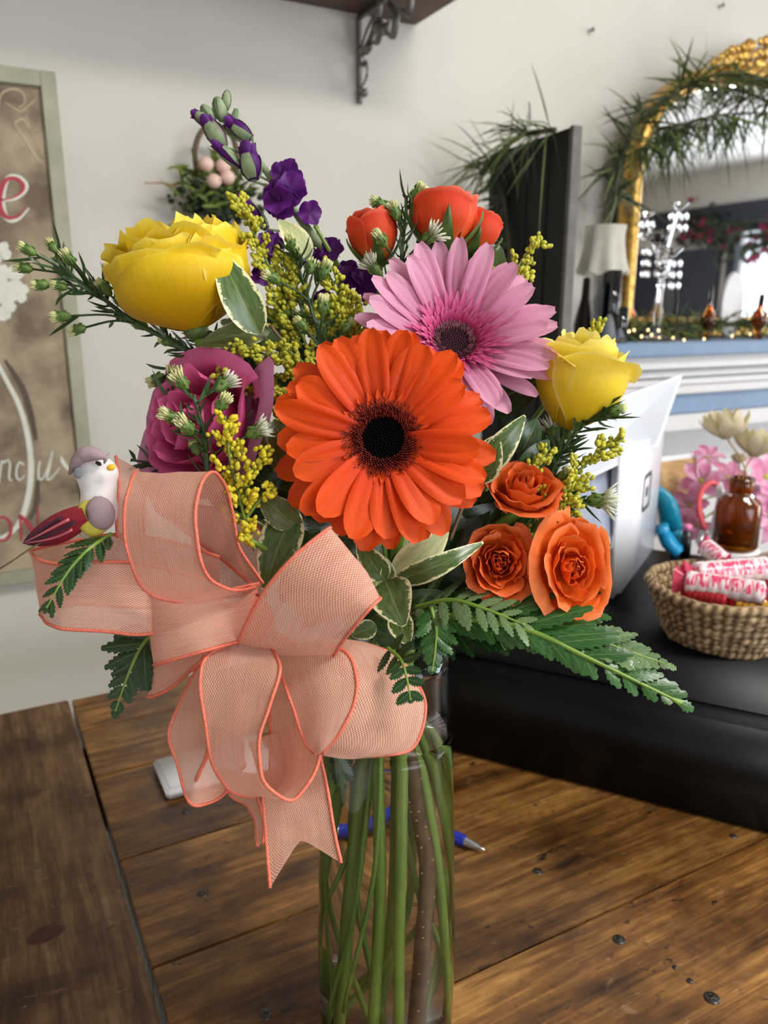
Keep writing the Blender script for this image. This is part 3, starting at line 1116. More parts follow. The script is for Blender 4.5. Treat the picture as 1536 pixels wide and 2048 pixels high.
MB().add(*grid(shade_fn, 48, 10, True)).build('lamp_shade', M['shade'], t, Matrix.Translation(c))
MB().add(*lathe([(0.0, 0), (0.028, 0), (0.026, 0.008), (0.010, 0.016), (0.008, 0.05), (0.013, 0.07), (0.007, 0.09), (0.006, h0 + 0.02), (0.0, h0 + 0.02)], 20)).build('base', M['grey_plastic'], t, Matrix.Translation(c))
c = on_mantel(1166, 1.10)
t = thing('brown_bottle', 'dark brown bottle between the black panel and the lamp', 'bottle', c)
MB().add(*lathe([(0.0, 0), (0.017, 0), (0.018, 0.03), (0.014, 0.05), (0.008, 0.075), (0.006, 0.11), (0.0, 0.111)], 20)).build('bottle_body', M['dark_bronze'], t, Matrix.Translation(c))
for i, (px, v, h, r_, lb_) in enumerate(((1216, 1.035, 0.120, 0.016, 'clear glass cylinder candle holder before the lamp'), (1238, 1.045, 0.060, 0.013, 'short clear votive glass beside the gold frame'))):
    c = on_mantel(px, v)
    t = thing('candle_glass', lb_, 'candle holder', c, 'clear candle glasses on the mantel')
    MB().add(*lathe([(0.0, 0), (r_, 0), (r_, h), (r_ * .88, h), (r_ * .88, 0.008), (0, 0.008)], 24)).build('glass_body', M['crystal'], t, Matrix.Translation(c))
    MB().add(*lathe([(0.0, 0.0085), (r_ * .80, 0.0085), (r_ * .78, h * 0.75), (0, h * 0.76)], 16)).build('candle', M['paper'], t, Matrix.Translation(c))
# tall crystal candelabra with hanging prisms
c = on_mantel(1312, 1.06)
ht = on_y(1312, 398, c.y).z - c.z
t = thing('crystal_candelabra', 'tall clear crystal candelabra with hanging prisms before the mirror', 'candelabra', c)
MB().add(*lathe([(0.0, 0), (0.030, 0), (0.030, 0.004), (0.010, 0.010), (0.006, 0.03), (0.0075, 0.05), (0.005, 0.06), (0.0045, ht * 0.62), (0.009, ht * 0.64), (0.005, ht * .66), (0.004, ht * 0.8), (0.0, ht * 0.8)], 20)).build('column', M['crystal'], t, Matrix.Translation(c))
for i, (dx, zz, rr0) in enumerate(((-0.018, 0.68, 0.024), (0.030, 0.93, 0.016), (-0.046, 0.86, 0.012), (0.020, 0.60, 0.020))):
    cc = c + AU * dx + Vector((0, 0, ht * zz))
    MB().add(*lathe([(0.0, 0), (rr0 * 0.3, 0.001), (rr0, rr0 * 0.75), (rr0 * 0.93, rr0 * 0.78), (rr0 * .3, 0.005), (0, 0.004)], 18)).build('bobeche', M['crystal'], t, Matrix.Translation(cc))
    MB().add(*tube(catmull([c + Vector((0, 0, ht * 0.5)), c + AU * dx * 0.7 + Vector((0, 0, ht * (zz - 0.12))), cc], 10), 0.0028, 8)).build('branch', M['crystal'], t)
    for j in range(7):
        a = 2 * math.pi * j / 7
        q = cc + Vector((math.cos(a), math.sin(a), 0)) * rr0 * 0.9
        for w_ in range(3 if i in (0, 3) else 2):
            MB().add(*ellipsoid(0.0036, 0.0036, 0.0075, 6, 4)).build('prism', M['crystal'], t, Matrix.Translation(q + Vector((0, 0, -0.010 - 0.019 * w_))))
# amber bud bottles
for i, (px, v, h, lb_) in enumerate(((1413, 1.08, 0.098, 'slim amber bud bottle before the mirror reflection'), (1514, 1.05, 0.085, 'round amber bud bottle beside the oval plaque'))):
    c = on_mantel(px, v)
    t = thing('amber_bud_bottle', lb_, 'bottle', c, 'amber bud bottles on the mantel')
    r_ = 0.013 if i == 0 else 0.017
    MB().add(*lathe([(0.0, 0), (r_ * 0.55, 0), (r_ * 0.3, 0.012), (r_, 0.032), (r_ * .9, 0.045), (r_ * .35, 0.06), (r_ * 0.26, h), (r_ * .2, h), (r_ * .26, 0.06), (r_ * .75, 0.044), (r_ * .8, 0.032), (0, 0.016)], 20)).build('bottle_body', M['amber'], t, Matrix.Translation(c))
# oval plaque
c = on_mantel(1455, 1.10)
t = thing('oval_plaque', 'white oval plaque with grey rim standing before the mirror', 'plaque', c)
hp = on_y(1455, 548, c.y).z - c.z
n_ = 40
ov = [c + AU * (0.030 * math.cos(2 * math.pi * i / n_)) + Vector((0, 0, 0.002 + hp / 2 + hp / 2 * math.sin(2 * math.pi * i / n_))) for i in range(n_)]
MB().add(*plate(ov, -AV, 0.004)).build('plate', M['white_trim'], t, smooth=False)
MB().add(*tube(ov + [ov[0]], 0.0035, 8, False)).build('rim', flat('grey_rim', (150, 146, 150), 0.4), t)

# dark floral swag over the side window, seen in the mirror
sw = thing('window_swag', 'dark swag of leaves and magenta blooms over the side window', 'swag', uv(U1 - 0.1, -3.2, 2.2))
mbl, mbf = MB(), MB()
r_ = random.Random(4)
for i in range(320):
    vv = r_.uniform(-3.75, -2.2)
    zz = 2.12 + 0.10 * math.sin(vv * 3.0) + r_.gauss(0, 0.09)
    p_ = uv(U1 - 0.12 + r_.uniform(-.05, .05), vv, zz)
    if i % 6 == 0:
        mbf.add(*ellipsoid(0.035, 0.035, 0.03, 7, 5), m=Matrix.Translation(p_))
    else:
        blade_mb(mbl, p_, p_ + Vector((r_.uniform(-1, 1), r_.uniform(-1, 1), r_.uniform(-1, .6))) * 0.13, 0.03, 0.02)
mbl.build('foliage', M['green_b'], sw, kind='stuff')
mbf.build('blossoms', flat('magenta_bloom', (150, 22, 70), 0.5, var=0.3, scale=20), sw, kind='stuff')

# ================================================================== wall shelf and bracket
se = on_v(832, 52, V1)
zsf, use_ = se.z, se.dot(AU)
sf = thing('wall_shelf', 'brown wooden wall shelf above the sign', 'shelf', uv(use_ - 0.6, V1, zsf))
rbox('board', M['shelf'], (use_ - 1.7, use_, V1 - 0.26, V1 - 0.001, zsf, zsf + 0.03), sf, 0.003)
ubr = on_v(717, 120, V1).dot(AU)
zbr = on_v(717, 208, V1).z
br = thing('shelf_bracket', 'scrolled grey cast iron bracket under the wall shelf', 'bracket', uv(ubr, V1, zbr))
H_ = zsf - zbr


def bpt(v, z):
    return Vector((ubr, V1 - v, z))


def bcurve(name, pts, r_, sq=0.5):
    MB().add(*tube(catmull([bpt(*q) for q in pts], 26), r_, 8, True, sq)).build(name, M['iron'], br, MR)


bcurve('upright', [(0.005, zsf - 0.002), (0.005, zbr + 0.02), (0.006, zbr)], 0.0065)
bcurve('arm', [(0.004, zsf - 0.006), (0.10, zsf - 0.006), (0.19, zsf - 0.006)], 0.0065)
bcurve('scroll', [(0.008, zbr + 0.02), (0.030, zbr + 0.035), (0.028, zbr + 0.055), (0.014, zbr + 0.052), (0.016, zbr + 0.070), (0.045, zbr + 0.085), (0.070, zbr + 0.11), (0.085, zbr + 0.13), (0.15, zsf - 0.014)], [0.003, 0.004, 0.004, 0.0035, 0.005, 0.006, 0.006, 0.005, 0.004])
bcurve('scroll', [(0.010, zsf - 0.05), (0.030, zsf - 0.03), (0.055, zsf - 0.02), (0.075, zsf - 0.035), (0.065, zsf - 0.055), (0.045, zsf - 0.05)], [0.004, 0.005, 0.006, 0.006, 0.005, 0.004])
bcurve('scroll', [(0.10, zsf - 0.012), (0.125, zsf - 0.035), (0.115, zsf - 0.06), (0.095, zsf - 0.05), (0.105, zsf - 0.035)], [0.004, 0.006, 0.006, 0.005, 0.004])
bcurve('scroll', [(0.15, zsf - 0.010), (0.168, zsf - 0.025), (0.160, zsf - 0.045), (0.145, zsf - 0.036)], [0.004, 0.005, 0.005, 0.004])
for v_, z_, r_ in ((0.062, zbr + 0.095, 0.010), (0.030, zbr + 0.072, 0.008), (0.09, zsf - 0.045, 0.009), (0.035, zsf - 0.055, 0.008), (0.02, zbr + 0.012, 0.007)):
    MB().add(*ellipsoid(0.006, r_ * 1.3, r_, 8, 6), m=Matrix.Translation(bpt(v_, z_))).build('leaf_boss', M['iron'], br, MR)

# ================================================================== wall sign with lettering
VSG = V1 - 0.022
sgn = thing('wall_sign', 'antique taupe painted sign with script lettering hung on the wall', 'sign', on_v(60, 1160, VSG))


def S(px, py, off=0.0):
    return on_v(px, py, VSG - off)


M['sign_ground'] = flat('sign_ground', (170, 156, 128), 0.75, c2=(108, 94, 76), scale=20)
M['sign_border'] = flat('sign_border', (172, 168, 148), 0.7, c2=(148, 146, 126), scale=16)
M['sign_white'] = flat('sign_white', (222, 222, 206), 0.7, var=0.12, scale=60)
M['sign_cream'] = flat('sign_cream', (176, 162, 128), 0.7, var=0.15, scale=60)
M['sign_red'] = flat('sign_red', (176, 52, 66), 0.65, var=0.15, scale=60)
tr, brr = S(110, 145), S(206, 1152)
su1 = (tr.dot(AU) + brr.dot(AU)) / 2
sz1, sz0 = tr.z, S(150, 1150).z
su0 = su1 - 0.62
bw = su1 - S(82, 180).dot(AU)
rbox('board', M['sign_ground'], (su0, su1, VSG + 0.004, V1 - 0.001, sz0, sz1), sgn, 0.001)
for d in ((su1 - bw, su1, sz0, sz1), (su0, su0 + bw, sz0, sz1), (su0 + bw, su1 - bw, sz1 - bw, sz1), (su0 + bw, su1 - bw, sz0, sz0 + bw)):
    rbox('border', M['sign_border'], (d[0], d[1], VSG - 0.004, VSG + 0.005, d[2], d[3]), sgn, 0.001)


def stroke(name, pts, mat, off=0.0, n=30):
    """flat brush stroke on the sign face; pts are (px, py, width px)"""
    c_ = catmull([Vector((x, y, w)) for x, y, w in pts], n)
    L, Rr = [], []
    for i, q in enumerate(c_):
        t_ = c_[min(i + 1, n)] - c_[max(i - 1, 0)]
        nx, ny = -t_.y, t_.x
        l_ = math.hypot(nx, ny) or 1
        L.append((q.x + nx / l_ * q.z / 2, q.y + ny / l_ * q.z / 2))
        Rr.append((q.x - nx / l_ * q.z / 2, q.y - ny / l_ * q.z / 2))
    vs = [S(x, y, -0.0036 + off) for x, y in L] + [S(x, y, -0.0036 + off) for x, y in Rr]
    k_ = n + 1
    fs = [(i, i + 1, k_ + i + 1, k_ + i) for i in range(n)]
    return MB().add(vs, fs).build(name, mat, sgn, smooth=False)


# the letters that show: e, ncy in script, ON
stroke('lettering_shadow', [(4, 400, 7), (30, 398, 5), (50, 384, 6), (52, 368, 9), (36, 353, 7), (16, 356, 10), (4, 385, 15), (4, 418, 15), (18, 440, 9), (38, 438, 5), (58, 416, 3)], M['sign_white'], 0.0002)
stroke('lettering', [(0, 400, 3), (24, 396, 3), (43, 384, 6), (46, 370, 9), (32, 357, 7), (12, 360, 9), (-1, 388, 13), (0, 416, 12), (14, 435, 8), (34, 433, 4), (54, 412, 2)], M['sign_red'], 0.0005)
stroke('lettering', [(-2, 966, 3), (3, 925, 4), (8, 925, 4), (16, 920, 3), (20, 930, 4), (18, 955, 4), (24, 962, 3)], M['sign_white'], 0.0004)
stroke('lettering', [(48, 930, 3), (40, 925, 4), (34, 935, 4), (33, 952, 4), (40, 960, 3), (50, 950, 2)], M['sign_white'], 0.0004)
stroke('lettering', [(80, 922, 3), (77, 940, 4), (78, 957, 4), (86, 957, 3), (96, 935, 4), (105, 902, 4), (100, 930, 4), (94, 958, 4), (104, 955, 3), (120, 935, 2)], M['sign_white'], 0.0004)
stroke('lettering', [(122, 912, 2), (126, 924, 8), (138, 940, 6)], M['sign_white'], 0.0004)
stroke('lettering', [(-6, 1040, 5), (6, 1034, 5), (20, 1045, 6), (21, 1065, 7), (10, 1080, 6), (-6, 1080, 5)], M['sign_red'], 0.0006)
stroke('lettering', [(43, 1082, 5), (42, 1060, 5), (40, 1030, 6)], M['sign_red'], 0.0006)
stroke('lettering', [(40, 1030, 6), (58, 1050, 9), (74, 1076, 8)], M['sign_red'], 0.0006)
stroke('lettering', [(76, 1078, 4), (76, 1045, 4), (75, 1012, 4)], M['sign_red'], 0.0006)
# oval line, scroll ornaments, white blooms
stroke('oval_line', [(-20, 700, 8), (10, 755, 9), (38, 810, 10), (55, 870, 11), (62, 930, 12), (58, 985, 12), (46, 1030, 11), (26, 1062, 9), (-6, 1080, 8)], M['sign_white'], 0.0002, 50)
stroke('oval_shadow', [(10, 720, 6), (44, 775, 12), (62, 830, 12), (72, 880, 8)], flat('sign_dark', (92, 80, 66), 0.75, var=0.2, scale=40), 0.0001)
stroke('oval_shadow', [(76, 960, 8), (72, 1010, 12), (58, 1040, 8)], flat('sign_dark_line', (94, 82, 66), 0.75, var=0.2, scale=40), 0.0001)
for pts in ([(-4, 222, 3), (2, 190, 4), (22, 178, 5), (44, 184, 4), (50, 205, 3), (38, 215, 3)], [(10, 205, 3), (40, 222, 4), (56, 212, 4), (72, 198, 3)], [(28, 246, 5), (46, 238, 6), (60, 258, 5), (78, 260, 3)],
            [(28, 246, 4), (52, 282, 6), (78, 320, 7), (88, 312, 4)], [(52, 230, 3), (64, 262, 4), (82, 300, 5), (86, 330, 3)]):
    stroke('scroll_ornament', pts, M['sign_cream'], 0.0003)
r_ = random.Random(21)
for (x, y, r0_) in ((-4, 505, 26), (18, 560, 34), (0, 610, 32), (36, 585, 22), (-14, 570, 30)):
    for k in range(7):
        a = 2 * math.pi * k / 7 + r_.random()
        stroke('painted_petal', [(x + 3 * math.cos(a), y + 3 * math.sin(a), 4), (x + r0_ * .55 * math.cos(a + .15), y + r0_ * .55 * math.sin(a + .15), r0_ * .75), (x + r0_ * math.cos(a + .3), y + r0_ * math.sin(a + .3), r0_ * .4)], M['sign_white'], 0.0003 + 0.00005 * k, 8)

# ------------------------------------------------------------------ wall basket behind the stock stem
c = on_v(436, 405, V1 - 0.045)
t = thing('wall_basket', 'dark mossy wall basket with brown handle and pale pink buds', 'wall basket', c)


def wb(px, py, off=0.045):
    return on_v(px, py, V1 - off)


M['twig'] = flat('brown_twig', (104, 82, 62), 0.7, var=0.3, scale=60)
M['moss'] = flat('dark_moss', (52, 64, 46), 0.9, c2=(24, 34, 28), scale=60)
MB().add(*tube(catmull([wb(394, 345), wb(390, 300), wb(404, 262), wb(432, 252), wb(462, 268), wb(474, 310), wb(470, 350)], 30), 0.0042, 8)).build('handle', M['twig'], t)
MB().add(*tube(catmull([wb(426, 345), wb(428, 300), wb(434, 258)], 12), 0.0022, 6)).build('handle', M['twig'], t)
bb_ = MB()
for i in range(260):
    q = wb(rnd.gauss(438, 34), rnd.gauss(408, 20), rnd.uniform(0.02, 0.07))
    s_ = rnd.uniform(0.003, 0.007)
    bb_.add(*ellipsoid(s_, s_, s_ * .8, 6, 5), m=Matrix.Translation(q))
bb_.build('moss_body', M['moss'], t, kind='stuff')
fb = MB()
for i in range(260):
    q = wb(rnd.gauss(435, 36), rnd.gauss(382, 30), rnd.uniform(0.03, 0.08))
    blade_mb(fb, q, q + Vector((rnd.uniform(-1, 1), rnd.uniform(-1, .3), rnd.uniform(-.2, 1))) * 0.028, 0.0035, 0.004)
fb.build('foliage', flat('basket_leaf', (118, 136, 52), 0.6, c2=(66, 88, 44), scale=50, trans=0.2), t, kind='stuff')
for px, py in ((428, 362), (455, 355), (412, 328), (446, 332)):
    MB().add(*ellipsoid(0.011, 0.011, 0.010, 10, 8), m=Matrix.Translation(wb(px, py, 0.085))).build('bud', flat('pale_pink_bud', (226, 190, 176), 0.6), t)
MB().add(*tube(catmull([wb(375, 385), wb(335, 368), wb(290, 366)], 12), [0.002, 0.0014, 0.0006], 5)).build('trailing_stem', M['straw'], t)

# two little nails left in the wall
for i, (px, py) in enumerate(((1441, 12), (1181, 61))):
    q = on_v(px, py, V1 - 0.004)
    o = MB().add(*lathe([(0.0, 0.008), (0.004, 0.0075), (0.0042, 0.006), (0.0015, 0.0055), (0.0015, -0.004), (0, -0.004)], 10)).build('wall_nail', M['iron'], None, Matrix.Translation(q) @ frame(-AV))
    tag(o, ('small dark nail in the wall above the gold mirror', 'small dark nail in the wall above the black panel')[i], 'nail', 'nails in the wall')

# small things on the table
q0 = on_z(335, 1604, ZT)
MW = Matrix((AU, AV, Vector((0, 0, 1)))).transposed().to_4x4()
MW.translation = q0
t = thing('card_holder', 'flat white card box lying on the planks behind the bow', 'card box', q0)
MB().add(*box(0.0, 0.11, 0.0, 0.062, 0.0008, 0.010, 0.002)).build('box_body', M['white_plastic'], t, MW)
MB().add(*box(0.004, 0.106, 0.004, 0.058, 0.0102, 0.0116, 0.0004)).build('card_stack', M['paper'], t, MW)
tip, bk_ = on_z(970, 1700, ZT + 0.004), on_z(905, 1672, ZT + 0.0052)
ax = (bk_ - tip).normalized()
mpn = Matrix.Translation(tip) @ frame(ax)
t = thing('ballpoint_pen', 'blue ballpoint pen with silver tip lying behind the vase', 'pen', tip)
MB().add(*lathe([(0.0, 0), (0.0006, 0.0), (0.0011, 0.004), (0.0024, 0.0075), (0.0040, 0.017), (0.0043, 0.0185)], 16)).build('tip', M['steel'], t, mpn)
MB().add(*lathe([(0.0043, 0.0186), (0.0052, 0.021), (0.0052, 0.115), (0.0044, 0.128), (0.0, 0.129)], 16)).build('barrel', flat('blue_pen', (30, 44, 150), 0.2), t, mpn)

# ================================================================== flower materials


def petal_mat(name, base, mid, tip, streak=0.18, trans=0.28, rough=0.5, veins=46, rand=0.16, edge=None):
    t = NT(name)
    tcn = t.n('ShaderNodeTexCoord')
    sep = t.n('ShaderNodeSeparateXYZ')
    t.l(tcn.outputs['UV'], sep.inputs[0])
    col = t.ramp(sep.outputs[1], [(0.0, lin(base)), (0.45, lin(mid)), (1.0, lin(tip))])
    n = t.noise(t.coords('UV', (veins, 2.5, 1)), 1.0, 4, 0.6)
    s = t.ramp(n, [(0.3, (1 - streak, 1 - streak * 1.15, 1 - streak * 1.2, 1)), (0.65, (1, 1, 1, 1))])
    col = t.mix(1.0, col, s, 'MULTIPLY')
    if edge:
        e = t.math('ABSOLUTE', t.math('SUBTRACT', sep.outputs[0], 0.5))
        e = t.math('MAXIMUM', t.math('MULTIPLY', e, 2.0), sep.outputs[1])
        col = t.mix(t.ramp(e, [(0.90, (0, 0, 0, 1)), (1.0, (0.6, 0.6, 0.6, 1))]), col, lin(edge))
    oi = t.n('ShaderNodeObjectInfo')
    hv = t.n('ShaderNodeHueSaturation')
    t.l(col, hv.inputs['Color'])
    t.l(t.math('ADD', t.math('MULTIPLY', oi.outputs['Random'], rand), 1 - rand / 2), hv.inputs['Value'])
    t.l(hv.outputs[0], t.b.inputs['Base Color'])
    t.set(Roughness=rough)
    t.b.inputs['Specular IOR Level'].default_value = 0.3
    t.bump(n, 0.25, 0.0006)
    t.translucent(hv.outputs[0], trans)
    return t.m


def leaf_mat(name, dark, light, rough=0.32, trans=0.18, cream=None, thr=0.62):
    t = NT(name)
    tcn = t.n('ShaderNodeTexCoord')
    sep = t.n('ShaderNodeSeparateXYZ')
    t.l(tcn.outputs['UV'], sep.inputs[0])
    n = t.noise(t.coords('UV', (10, 5, 1)), 1.0, 4, 0.6)
    col = t.ramp(n, [(0.35, lin(dark)), (0.68, lin(light))])
    e = t.math('MULTIPLY', t.math('ABSOLUTE', t.math('SUBTRACT', sep.outputs[0], 0.5)), 2.0)
    rib = t.ramp(e, [(0.0, (1, 1, 1, 1)), (0.07, (0, 0, 0, 1))])
    col = t.mix(t.math('MULTIPLY', rib, 0.45), col, lin((150, 164, 96)))
    if cream:
        nz = t.noise(t.coords('UV', (7, 13, 1)), 1.0, 3, 0.6, 1.0)
        mk = t.math('ADD', e, t.math('MULTIPLY', t.math('SUBTRACT', nz, 0.5), 0.75))
        tipm = t.math('MULTIPLY', t.math('SUBTRACT', sep.outputs[1], 0.93), 6.0)
        mk = t.math('MAXIMUM', mk, t.math('ADD', tipm, 0.5))
        col = t.mix(t.ramp(mk, [(thr, (0, 0, 0, 1)), (thr + 0.07, (1, 1, 1, 1))]), col, lin(cream))
    oi = t.n('ShaderNodeObjectInfo')
    hv = t.n('ShaderNodeHueSaturation')
    t.l(col, hv.inputs['Color'])
    t.l(t.math('ADD', t.math('MULTIPLY', oi.outputs['Random'], 0.3), 0.85), hv.inputs['Value'])
    t.l(hv.outputs[0], t.b.inputs['Base Color'])
    t.set(Roughness=rough)
    t.bump(n, 0.2, 0.0006)
    t.translucent(hv.outputs[0], trans)
    return t.m


M['p_orange'] = petal_mat('orange_gerbera_petal', (214, 50, 6), (240, 76, 8), (246, 92, 14), 0.22, 0.25)
M['p_pink'] = petal_mat('pink_gerbera_petal', (204, 96, 146), (230, 148, 186), (240, 180, 208), 0.2, 0.28)
M['p_pink_in'] = petal_mat('pink_inner_floret', (182, 44, 104), (212, 78, 136), (228, 128, 174), 0.1, 0.2)
M['p_yellow'] = petal_mat('yellow_rose_petal', (222, 172, 12), (246, 202, 22), (252, 222, 48), 0.10, 0.30, veins=70, edge=(255, 238, 120))
M['p_yellow2'] = petal_mat('pale_yellow_rose_petal', (232, 190, 24), (248, 216, 48), (252, 232, 92), 0.10, 0.30, veins=70, edge=(255, 246, 168))
M['p_magenta'] = petal_mat('magenta_rose_petal', (214, 74, 138), (228, 88, 152), (240, 118, 176), 0.12, 0.28, veins=60)
M['p_lilac'] = petal_mat('lilac_outer_petal', (190, 96, 150), (200, 126, 168), (208, 130, 178), 0.12, 0.25, veins=60)
M['p_coral'] = petal_mat('coral_rose_petal', (236, 150, 60), (236, 84, 36), (230, 66, 34), 0.14, 0.28, veins=50, edge=(244, 130, 96))
M['p_spray'] = petal_mat('orange_spray_rose_petal', (240, 124, 24), (247, 110, 28), (250, 122, 46), 0.12, 0.28, veins=50, edge=(252, 150, 96))
M['p_spray_dark'] = petal_mat('deep_orange_spray_petal', (222, 100, 20), (230, 96, 26), (234, 106, 42), 0.14, 0.25, veins=50, edge=(240, 126, 80))
M['p_purple'] = petal_mat('purple_stock_petal', (66, 12, 84), (84, 16, 108), (98, 24, 124), 0.2, 0.2, veins=30)
M['disc_black'] = flat('gerbera_disc_black', (9, 4, 5), 0.9, var=0.4, scale=900, spec=0.1)
M['disc_red'] = flat('gerbera_disc_red', (150, 40, 14), 0.55, c2=(84, 18, 12), scale=500)
M['disc_pinkdark'] = flat('gerbera_disc_maroon', (74, 24, 44), 0.6, c2=(36, 14, 24), scale=500)
M['disc_pinkfil'] = flat('gerbera_filament', (150, 96, 98), 0.6, c2=(96, 52, 66), scale=500)
M['calyx'] = flat('sepal_green', (92, 120, 52), 0.45, c2=(64, 92, 40), scale=90, trans=0.15)
M['fern'] = leaf_mat('leather_fern', (34, 74, 30), (62, 108, 48), 0.22, 0.12)
M['fern_dark'] = leaf_mat('leather_fern_dark', (22, 52, 24), (40, 78, 36), 0.25, 0.10)
M['fern_pale'] = leaf_mat('leather_fern_pale', (78, 108, 66), (124, 150, 104), 0.18, 0.12)
M['pitto'] = leaf_mat('variegated_leaf', (66, 90, 44), (98, 120, 66), 0.22, 0.15, (232, 228, 178), 0.80)
M['pitto_cream'] = leaf_mat('cream_backed_leaf', (176, 182, 128), (206, 206, 152), 0.4, 0.2, (226, 222, 172), 0.72)
M['leaf'] = leaf_mat('dark_filler_leaf', (34, 56, 30), (58, 84, 44), 0.24, 0.12)
M['leaf_olive'] = leaf_mat('olive_leaf', (86, 98, 54), (118, 124, 74), 0.3, 0.2, (196, 192, 140), 0.94)
M['needle'] = flat('needle_leaf', (40, 64, 30), 0.4, c2=(58, 86, 40), scale=60, trans=0.1)
M['aster_green'] = flat('aster_bud_green', (110, 138, 62), 0.5, c2=(74, 104, 44), scale=260)
M['aster_cream'] = flat('aster_tuft', (240, 238, 190), 0.6, c2=(222, 224, 150), scale=200, trans=0.25)
M['aster_white'] = flat('aster_white', (244, 244, 232), 0.6, c2=(222, 226, 196), scale=200, trans=0.25)
M['gold_bud'] = flat('goldenrod_bud', (212, 204, 62), 0.5, c2=(168, 172, 50), scale=170, trans=0.12)
M['gold_bright'] = flat('goldenrod_bright', (236, 214, 44), 0.5, c2=(198, 188, 44), scale=170, trans=0.12)
M['gold_stem'] = flat('goldenrod_stem', (112, 134, 48), 0.5, var=0.2, scale=60)
M['stock_green'] = flat('stock_bud_green', (150, 166, 130), 0.6, c2=(104, 124, 84), scale=120)
M['stock_mauve'] = flat('stock_bud_mauve', (110, 60, 104), 0.6, c2=(140, 138, 120), scale=110)
M['stem_light'] = flat('light_stem', (128, 158, 62), 0.3, c2=(96, 130, 44), scale=40, vec=(1, 1, 0.2))
M['stem_brown'] = flat('woody_stem', (112, 88, 56), 0.55, c2=(74, 58, 36), scale=90)
M['lenticel'] = flat('lenticel', (206, 190, 140), 0.6)


def weave_mat():
    t = NT('woven_ribbon')
    tcn = t.n('ShaderNodeTexCoord')
    sep = t.n('ShaderNodeSeparateXYZ')
    t.l(tcn.outputs['UV'], sep.inputs[0])
    per = 0.00122
    k = 2 * math.pi / per
    wob = t.noise(t.coords('UV', (300, 300, 1)), 1.0, 2)
    a = t.math('MULTIPLY', t.math('ADD', sep.outputs[0], t.math('MULTIPLY', wob, 0.0003)), k)
    b_ = t.math('MULTIPLY', t.math('ADD', sep.outputs[1], t.math('MULTIPLY', wob, 0.0003)), k * 0.62)
    w = t.math('MULTIPLY', t.math('SINE', a), t.math('SINE', b_))
    slub = t.noise(t.coords('UV', (900, 26, 1)), 1.0, 3, 0.7)
    f = t.math('ADD', t.math('ADD', t.math('MULTIPLY', w, 0.30), 0.27), t.math('MULTIPLY', slub, 0.46))
    col = t.ramp(f, [(0.15, lin((186, 112, 88))), (0.45, lin((228, 162, 136))), (0.8, lin((250, 216, 194)))])
    t.l(col, t.b.inputs['Base Color'])
    t.set(Roughness=0.7)
    t.b.inputs['Sheen Weight'].default_value = 0.15
    t.bump(f, 0.5, 0.0006)
    t.translucent(lin((240, 166, 138)), 0.28)
    mx2 = t.n('ShaderNodeMixShader')
    tr = t.n('ShaderNodeBsdfTransparent')
    hole = t.math('MULTIPLY', t.ramp(w, [(0.0, (1, 1, 1, 1)), (0.22, (0, 0, 0, 1))]), 0.30)
    src = t.out.inputs[0].links[0].from_socket
    t.l(hole, mx2.inputs[0])
    t.l(src, mx2.inputs[1])
    t.l(tr.outputs[0], mx2.inputs[2])
    t.l(mx2.outputs[0], t.out.inputs[0])
    return t.m


M['ribbon'] = weave_mat()
M['cord'] = flat('ribbon_edge_cord', (232, 126, 100), 0.6, c2=(212, 102, 78), scale=700, bump=0.4, bscale=900)

# ================================================================== vase geometry
VY = 0.401
VX = 0.0015
vase_c = Vector((VX, VY, ZT + 0.0006))
VH = 0.262


def vase_r(z):
    """outer radius at height z above the table"""
    f = z / VH
    if f < 0.04:
        return 0.0405 * math.sqrt(max(0.0, 1 - (1 - f / 0.04) ** 2)) * 0.25 + 0.0405 * 0.75
    return 0.0412 + 0.0012 * math.sin(min(1, f / 0.4) * math.pi) - 0.0060 * max(0, (f - 0.35) / 0.65) ** 1.4


WALL = 0.0028


def in_vase(px, py, off=0.0):
    """a point on the upright plane through the vase axis (+off away from the camera)"""
    p = on_y(px, py, VY + off)
    z = max(0.012, min(VH, p.z - vase_c.z))
    lim = vase_r(z) - WALL - 0.004
    q = Vector((p.x - VX, p.y - VY, 0))
    if q.length > lim:
        q *= lim / q.length
    return Vector((VX + q.x, VY + q.y, vase_c.z + z))


# ================================================================== builders


def stem(parent, pts, r_, mat=None, name='stem', sides=9, n=None):
    pts = [Vector(p) for p in pts]
    c_ = catmull(pts, n or max(10, 6 * len(pts)))
    return MB().add(*tube(c_, r_, sides)).build(name, mat or M['stem'], parent)


_mouth = [0]
_low = [((690, 1690), (662, 2010), .004), ((715, 1800), (700, 2035), -.012), ((762, 1690), (752, 2038), -.020), ((797, 1760), (793, 2038), -.024), ((848, 1700), (874, 2035), -.006), ((892, 1650), (893, 1960), .006),
        ((735, 1720), (730, 2030), .016), ((672, 1780), (650, 1960), .014), ((780, 1760), (765, 2036), .024), ((822, 1700), (845, 2036), .020), ((700, 1690), (738, 2036), .026), ((860, 1760), (838, 2036), .012),
        ((725, 1640), (640, 1850), -.006), ((755, 1700), (690, 2020), -.028), ((812, 1730), (730, 2030), .030)]


